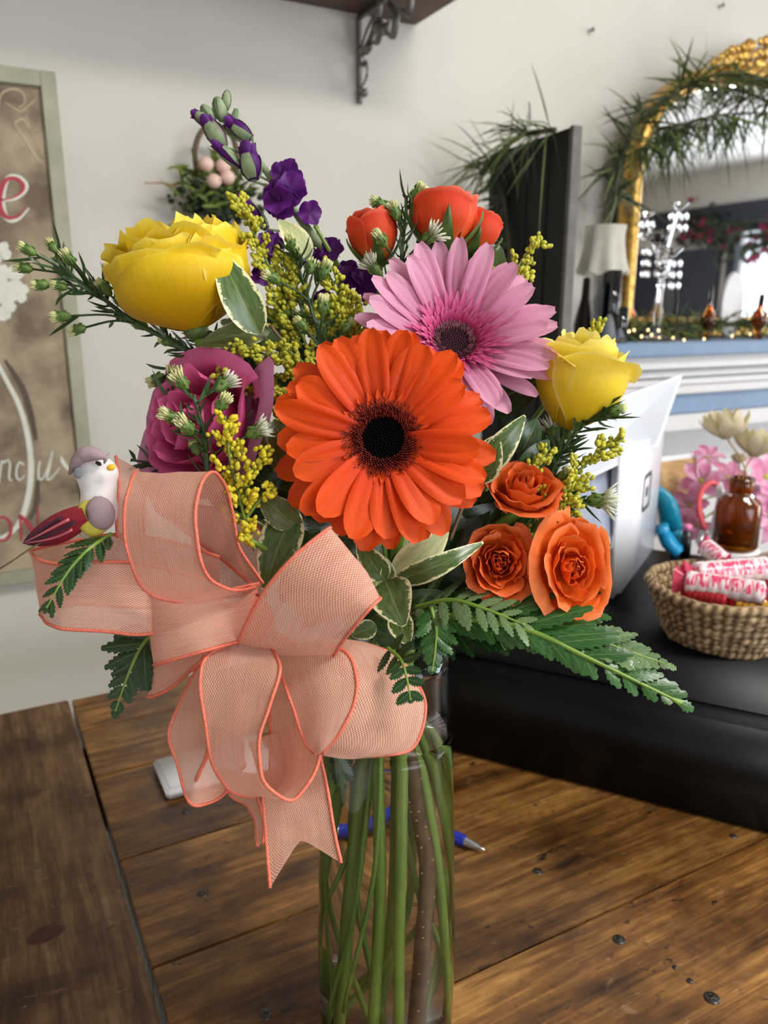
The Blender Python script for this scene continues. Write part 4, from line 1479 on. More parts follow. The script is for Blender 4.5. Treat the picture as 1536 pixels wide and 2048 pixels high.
def stem_to_vase(bloom_base, out=None):
    """centre line from a bloom through the vase mouth to the vase floor"""
    i = _mouth[0] % len(_low)
    _mouth[0] += 1
    (a, b_, off) = _low[i]
    rep = _mouth[0] // (len(_low) + 1)
    if rep:
        a, b_, off = (a[0] + rnd.uniform(-45, 45), a[1]), (b_[0] + rnd.uniform(-60, 60), b_[1]), rnd.uniform(-.02, .03)
    lo, mid = in_vase(b_[0], b_[1], off), in_vase(a[0], a[1], off)
    bb = Vector(bloom_base)
    mouth = Vector((VX + (mid.x - VX) * 0.35 + (bb.x - VX) * 0.10, VY + (mid.y - VY) * 0.4 + (bb.y - VY) * 0.15, vase_c.z + VH))
    q = Vector((mouth.x - VX, mouth.y - VY, 0))
    if q.length > 0.024:
        q *= 0.024 / q.length
        mouth = Vector((VX + q.x, VY + q.y, mouth.z))
    k = bb.lerp(mouth, 0.55) + Vector((0, 0.012, 0.01))
    return [bb, k, mouth, mid, lo]


def petal_mesh(name, R0, R1, W, bend, droop, seed, point=2.4):
    r_ = random.Random(seed)
    tw = r_.uniform(-.12, .12)
    side = r_.uniform(-.06, .06)

    def fn(x, y):
        s = (x - 0.5) * 2
        if y < 0.62:
            sh = 0.40 + 0.60 * math.sin(math.pi / 2 * (y / 0.62)) ** 0.9
        else:
            sh = max(0.0, 1 - ((y - 0.62) / 0.40) ** point) ** 0.62
        w = W / 2 * sh
        L = R1 - R0
        z = bend * y - droop * y * y
        z += 0.0010 * math.cos(3 * math.pi * s) * math.sin(math.pi * min(1, y * 1.05)) + 0.0016 * s * s * (0.3 + 0.7 * y) + tw * s * w * y
        return Vector((R0 + L * y, s * w + side * L * y * y, z))
    v, f, u = grid(fn, 8, 12)
    return mesh(name, v, f, u)


def gerbera(name, label, c, ax, Rr, mat, inner_mat, disc, n1, n2, W, bend, droop, ring, spikes, lower_mid):
    c = Vector(c)
    t = thing(name, label, 'gerbera', c)
    m0 = Matrix.Translation(c) @ frame(ax, UP)
    vars1 = [petal_mesh('petal', ring * 0.55, Rr * f, W * g, bend, droop, 10 + i) for i, (f, g) in enumerate(((1.0, 1.0), (0.96, 1.08), (1.02, 0.92), (0.93, 1.0), (0.97, 0.88), (1.0, 1.08)))]
    vars2 = [petal_mesh('petal', ring * 0.55, Rr * f, W * g, bend + 0.004, droop * 0.7, 30 + i) for i, (f, g) in enumerate(((0.93, 1.0), (0.88, 1.06), (0.96, 0.92), (0.84, 0.95)))]
    r_ = random.Random(len(name) * 3 + n1)
    for layer, (n, vv, dz) in enumerate(((n1, vars1, -0.0025), (n2, vars2, 0.0010))):
        for k in range(n):
            a = 2 * math.pi * (k + 0.5 * layer) / n + r_.uniform(-.09, .09)
            me = vv[r_.randrange(len(vv))]
            m = m0 @ Matrix.Rotation(a, 4, 'Z') @ Matrix.Translation((0, 0, dz + r_.uniform(-.0014, .0014))) @ Matrix.Rotation(r_.uniform(-.10, .08), 4, 'Y') @ Matrix.Rotation(r_.uniform(-.30, .30), 4, 'X')
            obj('petal', me, mat, t, m)
    # inner florets: narrow short petals round the disc
    mb = MB()
    for (rr0, ln, wd, nn, zz, tilt) in inner_mat[1]:
        for k in range(nn):
            a = 2 * math.pi * k / nn + r_.uniform(-.08, .08)
            l2 = ln * r_.uniform(0.7, 1.2)

            def fn(x, y):
                s = (x - 0.5) * 2
                w = wd / 2 * math.sin(math.pi * (0.18 + 0.80 * y)) ** 0.7
                return Vector((rr0 + l2 * y * math.cos(tilt), s * w, zz + l2 * y * math.sin(tilt) - 0.25 * l2 * y * y * math.sin(tilt) + 0.0005 * s * s))
            v, f, u = grid(fn, 2, 4)
            mb.add(v, f, u, Matrix.Rotation(a, 4, 'Z'))
    mb.build('inner_florets', inner_mat[0], t, m0, kind='stuff')
    # disc
    cb = MB()
    cb.add(*lathe([(0.0, 0.0035), (ring * 0.35, 0.0032), (ring * 0.62, 0.0042), (ring * 0.9, 0.0038), (ring * 1.02, 0.0), (ring * 0.9, -0.006), (0.0, -0.008)], 30))
    nb = 130
    for i in range(nb):
        rr0 = ring * 0.60 * math.sqrt((i + 0.5) / nb)
        a = i * 2.39996
        h = 0.0018
        cb.add(*ellipsoid(0.00075, 0.00075, h, 5, 4), m=Matrix.Translation((rr0 * math.cos(a), rr0 * math.sin(a), 0.0036)))
    cb.build('disc', disc[0], t, m0, kind='stuff')
    fb = MB()
    for i in range(spikes):
        f = (i + 0.5) / spikes
        rr0 = ring * (0.60 + 0.42 * f)
        a = i * 2.39996
        ln = 0.0052 * (0.7 + 0.5 * r_.random())
        d_ = Vector((math.cos(a) * (0.15 + 0.7 * f), math.sin(a) * (0.15 + 0.7 * f), 1)).normalized()
        p_ = Vector((rr0 * math.cos(a), rr0 * math.sin(a), 0.0026))
        fb.add(*tube([p_, p_ + d_ * ln * 0.6, p_ + d_ * ln], [0.00042, 0.00048, 0.0002], 4))
    fb.build('disc_filaments', disc[1], t, m0, kind='stuff')
    # back of the head
    MB().add(*lathe([(ring * 1.3, -0.004), (ring * 0.9, -0.011), (ring * 0.35, -0.016), (0.0, -0.017)], 18)).build('calyx', M['calyx'], t, m0)
    pts = stem_to_vase(c - Vector(ax).normalized() * 0.015)
    stem(t, pts, 0.0034, M['stem_light'])
    return t


def rose(name, label, base, ax, Rr, H, mat, layers, seed, group=None, outer_mat=None, sq=(1, 1), sepals=5, xdir=None, stem_r=0.0022, frill=0.02, stem_pts=None, sep_len=0.55, irr=0.05, ruffle=0.0):
    base = Vector(base)
    t = thing(name, label, 'rose', base, group)
    m0 = Matrix.Translation(base) @ frame(ax, xdir or UP) @ Matrix.Diagonal((sq[0], sq[1], 1, 1))
    r_ = random.Random(seed)
    for li, (n, rm, rt, h, hw, curl) in enumerate(layers):
        a0 = r_.uniform(0, 6.28)
        for k in range(n):
            a = a0 + 2 * math.pi * k / n + r_.uniform(-.12, .12)
            hj, rj, cj = h * r_.uniform(1 - irr, 1 + irr * .6), r_.uniform(1 - irr, 1 + irr), curl * r_.uniform(.4, 1.7)
            sd = r_.uniform(0, 50)
            notch = r_.uniform(0.0, 0.07) if li > 1 else 0

            def fn(x, y):
                s = (x - 0.5) * 2
                ang = s * hw * (0.42 + 0.58 * math.sin(math.pi / 2 * min(1, y * 1.5)))
                r = Rr * rj * ((1 - y) ** 3 * 0.10 + 3 * y * (1 - y) ** 2 * rm * 0.95 + 3 * y * y * (1 - y) * rm * 1.12 + y ** 3 * rt)
                z = hj * H * (y ** 1.1) * (1 - 0.20 * abs(s) ** 2.6 * y) - notch * H * math.exp(-(s / 0.25) ** 2) * y ** 6
                if y > 0.76:
                    q = (y - 0.76) / 0.24
                    r += cj * Rr * q * q
                    z -= cj * H * 0.42 * q * q
                r += 0.045 * Rr * s * y
                r += ruffle * Rr * math.sin(7.5 * s + sd) * y ** 4
                z += ruffle * H * 0.8 * math.sin(9.0 * s + sd * 2) * y ** 5
                wv = mnoise.noise(Vector((s * 2.2 + sd, y * 2, sd)))
                r += frill * Rr * wv * y * y * 3
                z += frill * H * 0.8 * mnoise.noise(Vector((s * 3.1, sd, y))) * y ** 3
                return Vector((r * math.cos(ang), r * math.sin(ang), z))
            v, f, u = grid(fn, 10, 12)
            mm = (outer_mat if (outer_mat and li >= len(layers) - 1) else mat)
            MB().add(v, f, u, Matrix.Rotation(a, 4, 'Z')).build('petal', mm, t, m0)
    # hip and sepals
    MB().add(*lathe([(0.0, -0.10 * H), (Rr * .12, -0.08 * H), (Rr * 0.20, 0.0), (Rr * 0.16, 0.05 * H), (0, .06 * H)], 12)).build('calyx', M['calyx'], t, m0)
    for k in range(sepals):
        a = 2 * math.pi * k / max(sepals, 1) + (0.06 if xdir is not None else 0.4)

        def fs_(x, y):
            s = (x - 0.5) * 2
            w = Rr * (0.30 if xdir is not None else 0.20) * (1 - y) ** 0.8 * min(1, .5 + 3 * y)
            rr = Rr * (0.16 + 0.95 * math.sin(min(1, y * 1.1) * 1.35))
            return Vector((rr * (1 - .04 * s * s), s * w, H * (-0.02 + sep_len * y ** 1.2) + 0.02 * H * s * s))
        v, f, u = grid(fs_, 4, 8)
        MB().add(v, f, u, Matrix.Rotation(a, 4, 'Z')).build('sepal', M['calyx'], t, m0)
    pts = stem_pts or stem_to_vase(base - Vector(ax).normalized() * H * 0.08)
    stem(t, pts, stem_r)
    return t


def leaf(parent, base, tip, width, mat, nrm=None, bend=0.1, fold=0.18, name='leaf', curl=0.0, blunt=0.75, m=None, twist=0.0):
    base, tip = Vector(base), Vector(tip)
    ax = tip - base
    L = ax.length
    x = ax / L
    n0 = Vector(nrm) if nrm is not None else -FW
    y = n0.cross(x).normalized()
    z = x.cross(y)

    def fn(a, b_):
        s = (a - 0.5) * 2
        w = width / 2 * (math.sin(math.pi * min(1.0, b_ ** blunt * 0.97 + 0.015)) ** 0.72)
        ct, st = math.cos(twist * b_), math.sin(twist * b_)
        zz = L * bend * math.sin(math.pi * b_) + fold * w * abs(s) - curl * L * b_ ** 3
        sy = s * w
        return base + x * L * b_ + y * (sy * ct) + z * (zz + sy * st)
    v, f, u = grid(fn, 8, 12)
    return MB().add(v, f, u).build(name, mat, parent)


def pinna_mesh(L, W, teeth=6, seed=0, droop=0.15):
    r_ = random.Random(seed)
    vs, us, fs = [], [], []
    n = teeth * 2
    for i in range(n + 1):
        t = i / n
        w = W / 2 * (math.sin(math.pi * min(1, 0.10 + t * 0.88)) ** 0.8)
        w *= (1.0 if i % 2 else 0.70)
        if i == n:
            w = 0.0
        sh = 0.10 * W if i % 2 else 0
        z = -droop * L * t * t
        vs += [Vector((L * t + sh, -w, z - w * .18)), Vector((L * t, 0, z)), Vector((L * t + sh, w, z - w * .18))]
        us += [(0.0, t), (0.5, t), (1.0, t)]
        if i:
            a, b_ = (i - 1) * 3, i * 3
            fs += [(a, a + 1, b_ + 1, b_), (a + 1, a + 2, b_ + 2, b_ + 1)]
    return mesh('leaflet', vs, fs, us)


_pm = {}


def fern(label, rach, nrm, n, maxlen, wid, mat, ang=58, seed=1, prof=None, rr=0.0009, to_vase=None, stem_mat=None, group='leatherleaf fern fronds', left=1.0, right=1.0, droop=.12):
    t = thing('fern_frond', label, 'fern', rach[0], group)
    pts = catmull(rach, 40)
    MB().add(*tube(pts, [rr * 1.3, rr * 1.0, rr * 0.4], 6)).build('rachis', stem_mat or M['stem_light'], t)
    r_ = random.Random(seed)
    for i in range(n):
        f = (i + 0.4) / n
        p = pts[min(39, int(f * 40))]
        tx = (pts[min(40, int(f * 40) + 1)] - p).normalized()
        nz = (Vector(nrm) - tx * Vector(nrm).dot(tx)).normalized()
        ln = maxlen * (prof(f) if prof else (0.25 + 0.75 * math.sin(math.pi * min(1, 0.30 + 0.55 * f)) if f < .5 else 1.04 * (1 - f) ** 0.75 + 0.10))
        for s in (-1, 1):
            sc = left if s < 0 else right
            if sc <= 0:
                continue
            l2 = ln * sc * r_.uniform(.9, 1.08)
            key = (round(l2, 4), round(wid, 4))
            w2 = wid * (0.45 + 0.55 * min(1, l2 / maxlen))
            me = pinna_mesh(l2, w2, 7 if l2 > maxlen * .5 else 4, i, droop)
            a = R(ang) * (1 - 0.35 * f) + r_.uniform(-.08, .08)
            d_ = tx * math.cos(a) + nz.cross(tx) * math.sin(a) * s
            d_ = (d_ + nz * r_.uniform(-.10, .22)).normalized()
            nn = (nz + nz.cross(tx) * s * r_.uniform(-.15, .35)).normalized()
            y = nn.cross(d_).normalized()
            z = d_.cross(y)
            m = Matrix((d_, y, z)).transposed().to_4x4()
            m.translation = p
            obj('leaflet', me, mat, t, m)
    me = pinna_mesh(maxlen * 0.22, wid * 0.6, 4, 99, droop)
    tx = (pts[-1] - pts[-3]).normalized()
    y = Vector(nrm).cross(tx).normalized()
    m = Matrix((tx, y, tx.cross(y))).transposed().to_4x4()
    m.translation = pts[-1] - tx * 0.001
    obj('leaflet', me, mat, t, m)
    if to_vase:
        stem(t, stem_to_vase(rach[0]), 0.0014, M['stem'])
    return t


def aster(label, main, buds, d, needles=40, seed=1, needle_len=0.014, needle_w=0.0009, to_vase=True, extra=None, stem_r=0.0011):
    """main: list of (px,py[,d]); buds: (px,py,openness,size[,d])"""
    r_ = random.Random(seed)
    mp = [P(q[0], q[1], q[2] if len(q) > 2 else d) for q in main]
    t = thing('aster_sprig', label, 'aster sprig', mp[0], 'white aster sprigs in the bouquet')
    pts = catmull(mp, 40)
    MB().add(*tube(pts, [stem_r * 1.25, stem_r, stem_r * .6], 7)).build('main_stem', M['needle'], t)
    nb = MB()
    paths = [pts]
    for bd in buds:
        bp_ = P(bd[0], bd[1], bd[4] if len(bd) > 4 else d + r_.uniform(-.010, .008))
        # join the main stem a little lower down
        best = min(range(len(pts)), key=lambda i: (pts[i] - bp_).length)
        j = max(0, best - 7)
        a = pts[j]
        md = a.lerp(bp_, 0.5) + (pts[best] - bp_) * 0.15
        br_ = catmull([a, md, bp_], 8)
        MB().add(*tube(br_, [0.0008, 0.0006, 0.0007], 6)).build('side_stem', M['needle'], t)
        paths.append(br_)
        ax = (bp_ - md).normalized()
        s = bd[3] * 1.26
        m = Matrix.Translation(bp_) @ frame(ax)
        cb = MB().add(*lathe([(0.0, -0.2 * s), (0.35 * s, 0.0), (0.62 * s, 0.55 * s), (0.66 * s, 1.0 * s), (0.52 * s, 1.5 * s), (0.30 * s, 1.75 * s), (0, 1.8 * s)], 9))
        for k in range(10):
            a2 = k * 2.4
            z0 = (0.3 + 0.12 * k) * s
            rr = 0.62 * s
            cb.add(*tube([Vector((rr * math.cos(a2), rr * math.sin(a2), z0)), Vector((rr * 1.12 * math.cos(a2), rr * 1.12 * math.sin(a2), z0 + .28 * s)), Vector((rr * 1.05 * math.cos(a2), rr * 1.05 * math.sin(a2), z0 + .55 * s))], [0.13 * s, 0.12 * s, 0.02 * s], 4))
        bo = cb.build('bud', M['aster_green'], t, m)
        tb_ = MB()
        op = bd[2]
        for k in range(26):
            a2 = k * 2.39996
            rr = 0.46 * s * math.sqrt((k + .5) / 26)
            ln = (0.95 + 0.75 * op) * s * r_.uniform(.8, 1.15)
            d2 = Vector((math.cos(a2) * op * rr / (0.46 * s) * 1.1, math.sin(a2) * op * rr / (0.46 * s) * 1.1, 1)).normalized()
            p0 = Vector((rr * math.cos(a2), rr * math.sin(a2), 1.2 * s))
            tb_.add(*tube([p0, p0 + d2 * ln * .7, p0 + d2 * ln], [0.09 * s, 0.13 * s, 0.05 * s], 4))
        tb_.build('tuft', M['aster_white'] if op > .5 else M['aster_cream'], bo, m, kind='stuff')
    tot = paths
    for i in range(needles):
        pa = tot[r_.randrange(len(tot))] if r_.random() < .55 else pts
        j = r_.randrange(2, len(pa) - 1)
        tx = (pa[j + 1] - pa[j - 1]).normalized()
        sd = Vector((r_.uniform(-1, 1), r_.uniform(-1, 1), r_.uniform(-1, 1)))
        sd = (sd - tx * sd.dot(tx)).normalized()
        d_ = (tx * r_.uniform(.3, 1.1) + sd).normalized()
        ln = needle_len * r_.uniform(.25, 1.2)
        p0, p1 = pa[j], pa[j] + d_ * ln
        mid = p0.lerp(p1, .55) + tx * ln * r_.uniform(-.15, .3)
        vs, us = [], []
        side = d_.cross(Vector((r_.uniform(-1, 1), -1, r_.uniform(-1, 1)))).normalized()
        cc = catmull([p0, mid, p1 + tx * ln * .25], 5)
        for q, p in enumerate(cc):
            f = q / 5
            w = 0.95 * needle_w * (math.sin(math.pi * min(1, .15 + f * .85)) ** .7) * r_.uniform(.9, 1.1)
            vs += [p - side * w, p + side * w]
            us += [(0, f), (1, f)]
        nb.add(vs, [(2 * q, 2 * q + 1, 2 * q + 3, 2 * q + 2) for q in range(5)], us)
    nb.build('needle_leaves', M['needle'], t, kind='stuff')
    if to_vase:
        stem(t, stem_to_vase(mp[0]), 0.0013)
    return t


def goldenrod(label, spikes, d, seed=1, mat=None, to_vase=True, bud=0.00142):
    """spikes: list of ([(px,py[,d])...], spread_px)"""
    r_ = random.Random(seed)
    mat = mat or M['gold_bud']
    root = P(*spikes[0][0][0][:2], d)
    t = thing('goldenrod_sprig', label, 'goldenrod', root, 'goldenrod sprigs in the bouquet')
    for sp, spread in spikes:
        mp = [P(q[0], q[1], q[2] if len(q) > 2 else d) for q in sp]
        L = sum((mp[i + 1] - mp[i]).length for i in range(len(mp) - 1))
        pts = catmull(mp, 30)
        st = MB().add(*tube(pts, [0.0011, 0.0008, 0.0005], 6))
        sb = 1.25 * spread * d / FPX
        bm_ = MB()
        nside = max(6, int(L / 0.0030))
        for i in range(nside):
            f = 0.12 + 0.88 * (i + r_.random() * .5) / nside
            j = min(29, int(f * 30))
            tx = (pts[j + 1] - pts[j]).normalized()
            sd = Vector((r_.uniform(-1, 1), r_.uniform(-1, 1), r_.uniform(-1, 1)))
            sd = (sd - tx * sd.dot(tx)).normalized()
            ln = sb * (1.05 - 0.80 * f) * r_.uniform(.7, 1.15) + 0.0012
            tipp = pts[j] + (sd * 0.85 + tx * 0.75).normalized() * ln * 1.3
            st.add(*tube([pts[j], tipp], [0.00045, 0.00035], 4))
            nbuds = 4 + int(ln / 0.0010)
            for k in range(nbuds):
                g = (k + 1) / nbuds
                p = pts[j].lerp(tipp, 0.25 + 0.75 * g) + Vector((r_.gauss(0, 1), r_.gauss(0, 1), r_.gauss(0, 1))) * 0.0012
                s_ = bud * r_.uniform(.75, 1.25)
                dd = (tx + sd * .6 + Vector((r_.uniform(-1, 1), r_.uniform(-1, 1), r_.uniform(-1, 1))) * .6).normalized()
                bm_.add(*ellipsoid(s_ * .86, s_ * .86, s_ * 1.12, 6, 5), m=Matrix.Translation(p) @ frame(dd))
        so = st.build('spike', M['gold_stem'], t, kind='stuff')
        bm_.build('buds', mat, so, kind='stuff')
    if to_vase:
        stem(t, stem_to_vase(root), 0.0015)
    return t


def ribbon(parent, name, rows, conv, n=44, mcross=8, notch=0.0, sag=0.0, cords=True, seed=0):
    """rows: (ax,ay,bx,by,dA,dB): the two edges of the ribbon, step by step along it"""
    A = catmull([P(*conv(q[0], q[1]), q[4]) for q in rows], n)
    B = catmull([P(*conv(q[2], q[3]), q[5]) for q in rows], n)
    la = [0.0]
    for i in range(n):
        la.append(la[-1] + ((A[i + 1] - A[i]).length + (B[i + 1] - B[i]).length) / 2)
    vs, us, fs = [], [], []
    for i in range(n + 1):
        tang = ((A[min(i + 1, n)] + B[min(i + 1, n)]) - (A[max(i - 1, 0)] + B[max(i - 1, 0)]))
        w = B[i] - A[i]
        nz = w.cross(tang)
        nz = nz.normalized() if nz.length > 1e-9 else -FW
        for j in range(mcross + 1):
            s = j / mcross
            p = A[i].lerp(B[i], s)
            p = p + nz * (sag * math.sin(math.pi * s) + 0.0009 * mnoise.noise(Vector((i * .18, j * .35, seed * 3.1))))
            if notch and i > n * 0.7:
                f = (i - n * 0.7) / (n * 0.3)
                back = notch * (1 - abs(2 * s - 1)) * f * f
                p = p - tang.normalized() * back
            vs.append(p)
            us.append((s * 0.038, la[i]))
    k = mcross + 1
    for i in range(n):
        for j in range(mcross):
            fs.append((i * k + j, i * k + j + 1, (i + 1) * k + j + 1, (i + 1) * k + j))
    o = MB().add(vs, fs, us).build(name, M['ribbon'], parent)
    if cords:
        for e in (0, mcross):
            pts = [vs[i * k + e] for i in range(n + 1)]
            MB().add(*tube(pts, 0.00085, 6)).build('wired_edge', M['cord'], o)
    return o

# ================================================================== glass vase and water
vz = thing('glass_vase', 'tall clear glass cylinder vase full of green stems', 'vase', vase_c)
prof = [(0.0, 0.0)] + [(vase_r(0) * 0.93, 0.0)]
for i in range(0, 31):
    z = 0.0035 + (VH - 0.0035) * i / 30
    prof.append((vase_r(z), z))
prof.append((vase_r(VH) - 0.0012, VH + 0.0016))
inner = []
for i in range(30, -1, -1):
    z = 0.013 + (VH - 0.013) * i / 30
    inner.append((vase_r(z) - WALL, z))
prof += inner + [(vase_r(.013) * 0.72, 0.0095), (0.0, 0.0085)]
MB().add(*lathe(prof, 64)).build('glass_body', M['glass'], vz, Matrix.Translation(vase_c))
WZ = VH * 0.82
wp_ = [(0.0, 0.0082), (vase_r(.013) * 0.72, 0.0092)]
for i in range(0, 25):
    z = 0.0125 + (WZ - 0.0125) * i / 24
    wp_.append((vase_r(z) - WALL + 0.0003, z))
wp_.append((0.0, WZ))
MB().add(*lathe(wp_, 64)).build('water', M['water'], vz, Matrix.Translation(vase_c))

# ================================================================== gerberas
gerbera('gerbera', 'large orange gerbera with black centre facing the viewer', P(766, 878, 0.385), dirc(0.02, 0.06, 1), 0.0560, M['p_orange'],
        (M['p_orange'], [(0.0150, 0.0085, 0.0030, 34, 0.0040, 0.34), (0.0150, 0.0050, 0.0018, 44, 0.0040, 0.6)]), (M['disc_black'], M['disc_red']), 23, 21, 0.0175, 0.010, 0.012, 0.0165, 620, None)
gerbera('gerbera', 'large pink gerbera with dark maroon centre behind the orange gerbera', P(905, 692, 0.430), dirc(0.10, 0.40, 1), 0.0565, M['p_pink'],
        (M['p_pink_in'], [(0.0120, 0.0230, 0.0034, 34, 0.0060, 0.66), (0.0120, 0.0180, 0.0032, 40, 0.0062, 0.82), (0.0120, 0.0130, 0.0030, 44, 0.0062, 0.98), (0.0120, 0.0080, 0.0024, 46, 0.0060, 1.15)]), (M['disc_pinkdark'], M['disc_pinkfil']), 26, 25, 0.0132, 0.026, 0.012, 0.0128, 420, None)

# ================================================================== roses
OPEN = [(3, .09, .01, .96, 2.0, 0), (3, .12, .07, .93, 1.5, 0), (3, .20, .15, .96, 1.35, .0), (3, .30, .26, .97, 1.2, .01), (4, .42, .40, .95, 1.05, .03), (4, .55, .56, .92, .95, .07), (5, .70, .74, .86, .85, .12), (5, .86, .95, .74, .80, .18)]
BUD = [(3, .22, .12, .94, 1.4, 0), (3, .40, .30, .97, 1.3, .0), (3, .58, .48, .98, 1.2, .02), (4, .76, .66, .98, 1.0, .05), (4, .92, .82, .95, .95, .10)]
FULL = [(4, .18, .16, .98, 1.3, .02), (5, .32, .34, 1.05, 1.0, .04), (6, .46, .50, 1.08, .8, .07), (6, .60, .64, 1.06, .75, .10), (6, .74, .76, 1.02, .75, .12), (5, .88, .86, .94, .95, .10), (4, .99, .92, .84, 1.15, .10), (3, 1.04, .90, .78, 1.35, .10)]
OPEN2 = [(3, .10, .01, .95, 2.0, 0), (3, .15, .08, .90, 1.5, 0), (3, .26, .20, .96, 1.35, .0), (3, .40, .36, .98, 1.15, .03), (4, .58, .58, .95, 1.0, .08), (4, .76, .82, .86, .95, .16), (5, .92, 1.02, .70, .85, .24)]
rose('rose', 'big golden yellow rose with ruffled top by the aster sprig', P(392, 662, .430), dirc(-.22, .95, .16), 0.0358, 0.0545, M['p_yellow'], FULL, 5, sepals=0, irr=.07, frill=0.075, ruffle=.035, stem_r=0.003)
rose('rose', 'pale yellow rose beside the pink gerbera', P(1130, 862, .432), dirc(.22, .95, .14), 0.0245, 0.0520, M['p_yellow2'], FULL[:3] + [(4, .62, .62, 1.0, 1.0, .08), (3, .84, .84, 1.0, 1.2, .16), (3, 1.0, .96, .95, 1.25, .22)], 12, sepals=0, frill=0.03, ruffle=.012, stem_r=0.003)
rose('rose', 'magenta pink rose with lilac outer petals above the bow', P(462, 872, .440), dirc(-.55, .22, .80), 0.0375, 0.0430, M['p_magenta'], OPEN2, 31, outer_mat=M['p_lilac'], sepals=0, irr=.06, frill=0.06, stem_r=0.003)
G_ = 'orange spray roses in the bouquet'
rose('spray_rose', 'coral bud behind white asters, touching the purple stock', P(757, 535, .452), dirc(-.18, .96, .12), 0.0155, 0.0330, M['p_coral'], BUD, 2, G_, xdir=-FW)
rose('spray_rose', 'tallest coral rose with a large green sepal above the pink gerbera', P(884, 508, .450), dirc(.02, .98, .16), 0.0215, 0.0350, M['p_coral'], BUD, 6, G_, sep_len=.66, xdir=-FW)
rose('spray_rose', 'small coral rose leaning beside the tallest coral rose', P(938, 515, .464), dirc(.28, .92, .10), 0.0150, 0.0285, M['p_coral'], BUD, 9, G_, xdir=-FW)
rose('spray_rose', 'deep orange spray rose directly below the pale yellow rose', P(1042, 1014, .414), dirc(.04, .72, .68), 0.0166, 0.0230, M['p_spray_dark'], OPEN2, 14, G_, frill=.06, irr=.10)
rose('spray_rose', 'orange spray rose half hidden by the curled leaf', P(997, 1126, .412), dirc(-.06, .12, 1), 0.0168, 0.0150, M['p_spray_dark'], OPEN, 22, G_, sq=(1.14, 1.0), frill=.06, irr=.10)
rose('spray_rose', 'brightest orange spray rose above the large fern', P(1132, 1136, .408), dirc(.14, .08, 1), 0.0170, 0.0165, M['p_spray'], OPEN2, 27, G_, sq=(1.42, 0.98), frill=.07, irr=.12)

# ================================================================== purple stock
st_pts = [P(690, 600, .47), P(668, 525, .472), P(619, 463, .474), P(553, 370, .476), P(504, 304, .478), P(455, 238, .480), P(450, 212, .480)]
stk = thing('stock_stem', 'tall purple stock stem with grey green buds at the tip', 'stock', st_pts[0])
stem(stk, st_pts, [0.0030, 0.0028, 0.0024, 0.0016, 0.0009], M['stock_green'], 'main_stem', n=40)
stem(stk, stem_to_vase(st_pts[0]), 0.0030, M['stem'])


def attach(px, py, d, lower=60):
    b_ = P(px, py, d)
    c_ = catmull(st_pts, 60)
    j = min(range(61), key=lambda i: (c_[i] - b_).length)
    return c_[max(0, j - 8)], b_


def stock_bud(px, py, rw, rl, dx, dy, purple=0.0):
    a, b_ = attach(px - dx * rl * .6, py - dy * rl * .6, .476)
    MB().add(*tube(catmull([a, a.lerp(b_, .6) + dirc(dx, -dy, 0) * 0.002, b_], 8), 0.0008, 6)).build('bud_stalk', M['stock_green'], stk)
    k = .476 / FPX
    ax = dirc(dx, -dy, .15)
    m = Matrix.Translation(b_) @ frame(ax)
    w, l = rw * k, rl * k * 1.5
    prof = [(0.0, -0.02 * l), (w * .5, 0.03 * l), (w * .95, .3 * l), (w, .55 * l), (w * .8, .8 * l), (w * .35, .97 * l), (0, l)]
    o = MB().add(*lathe(prof, 10)).build('bud', M['p_purple'] if purple > .8 else (M['stock_mauve'] if purple > .3 else M['stock_green']), stk, m)
    cover = .62 if purple > .8 else .95
    for q in range(3):
        def fn(x, y):
            ang = (x - .5) * 1.9
            i = y * cover * (len(prof) - 1)
            f = min(int(i), len(prof) - 2)
            r_, z_ = [prof[f][e] * (1 - (i - f)) + prof[f + 1][e] * (i - f) for e in (0, 1)]
            return Vector(((r_ * 1.06 + .0002) * math.cos(ang * (1 - .55 * y)), (r_ * 1.06 + .0002) * math.sin(ang * (1 - .55 * y)), z_ * 1.02))
        MB().add(*grid(fn, 4, 6)).build('sepal', M['stock_green'], o, m @ Matrix.Rotation(q * 2.09 + px, 4, 'Z'))
    if purple:
        for q in range(3):
            def fp(x, y):
                s = (x - .5) * 2
                return Vector((w * .95 * s * (1 - .2 * y), w * .75 * (1 - s * s) - w * .1 + w * .3 * y, l * (.5 + .62 * y * (1 - .25 * s * s))))
            MB().add(*grid(fp, 4, 4)).build('petal', M['p_purple'], o, m @ Matrix.Rotation(q * 2.09 + 1, 4, 'Z'))


for a in ((453, 206, 9, 26, .1, -1, 0), (441, 224, 13, 32, -.25, -1, 0), (420, 232, 11, 26, -.6, -.7, 0), (409, 240, 12, 26, -.9, -.45, .4), (471, 246, 8, 30, .1, -1, 0), (436, 276, 18, 42, -.55, -.75, .6), (488, 266, 15, 38, -.75, -.5, 1),
          (462, 318, 12, 44, -.75, -.65, 1), (503, 336, 22, 44, -.2, -1, 1), (515, 436, 14, 52, -.65, -.75, 1)):
    stock_bud(*a)


def stock_petal(px, py, rad, nrm, d=.470, seed=0):
    k = d / FPX
    c = P(px, py, d)
    m = Matrix.Translation(c) @ frame(nrm)
    rr = rad * k

    def fn(x, y):
        a = 2 * math.pi * x
        r = rr * y * (1 + .07 * math.sin(6 * a + seed) + .04 * math.sin(11 * a))
        return Vector((r * math.cos(a), r * math.sin(a) * .92, rr * (.22 * y * y * math.sin(2 * a + seed) + .12 * y * y * math.sin(5 * a + seed * 2))))
    v, f, u = grid(fn, 28, 6, True)
    u = [(q[0], .3 + .7 * q[1]) for q in u]
    MB().add(v, f, u).build('petal', M['p_purple'], stk, m)


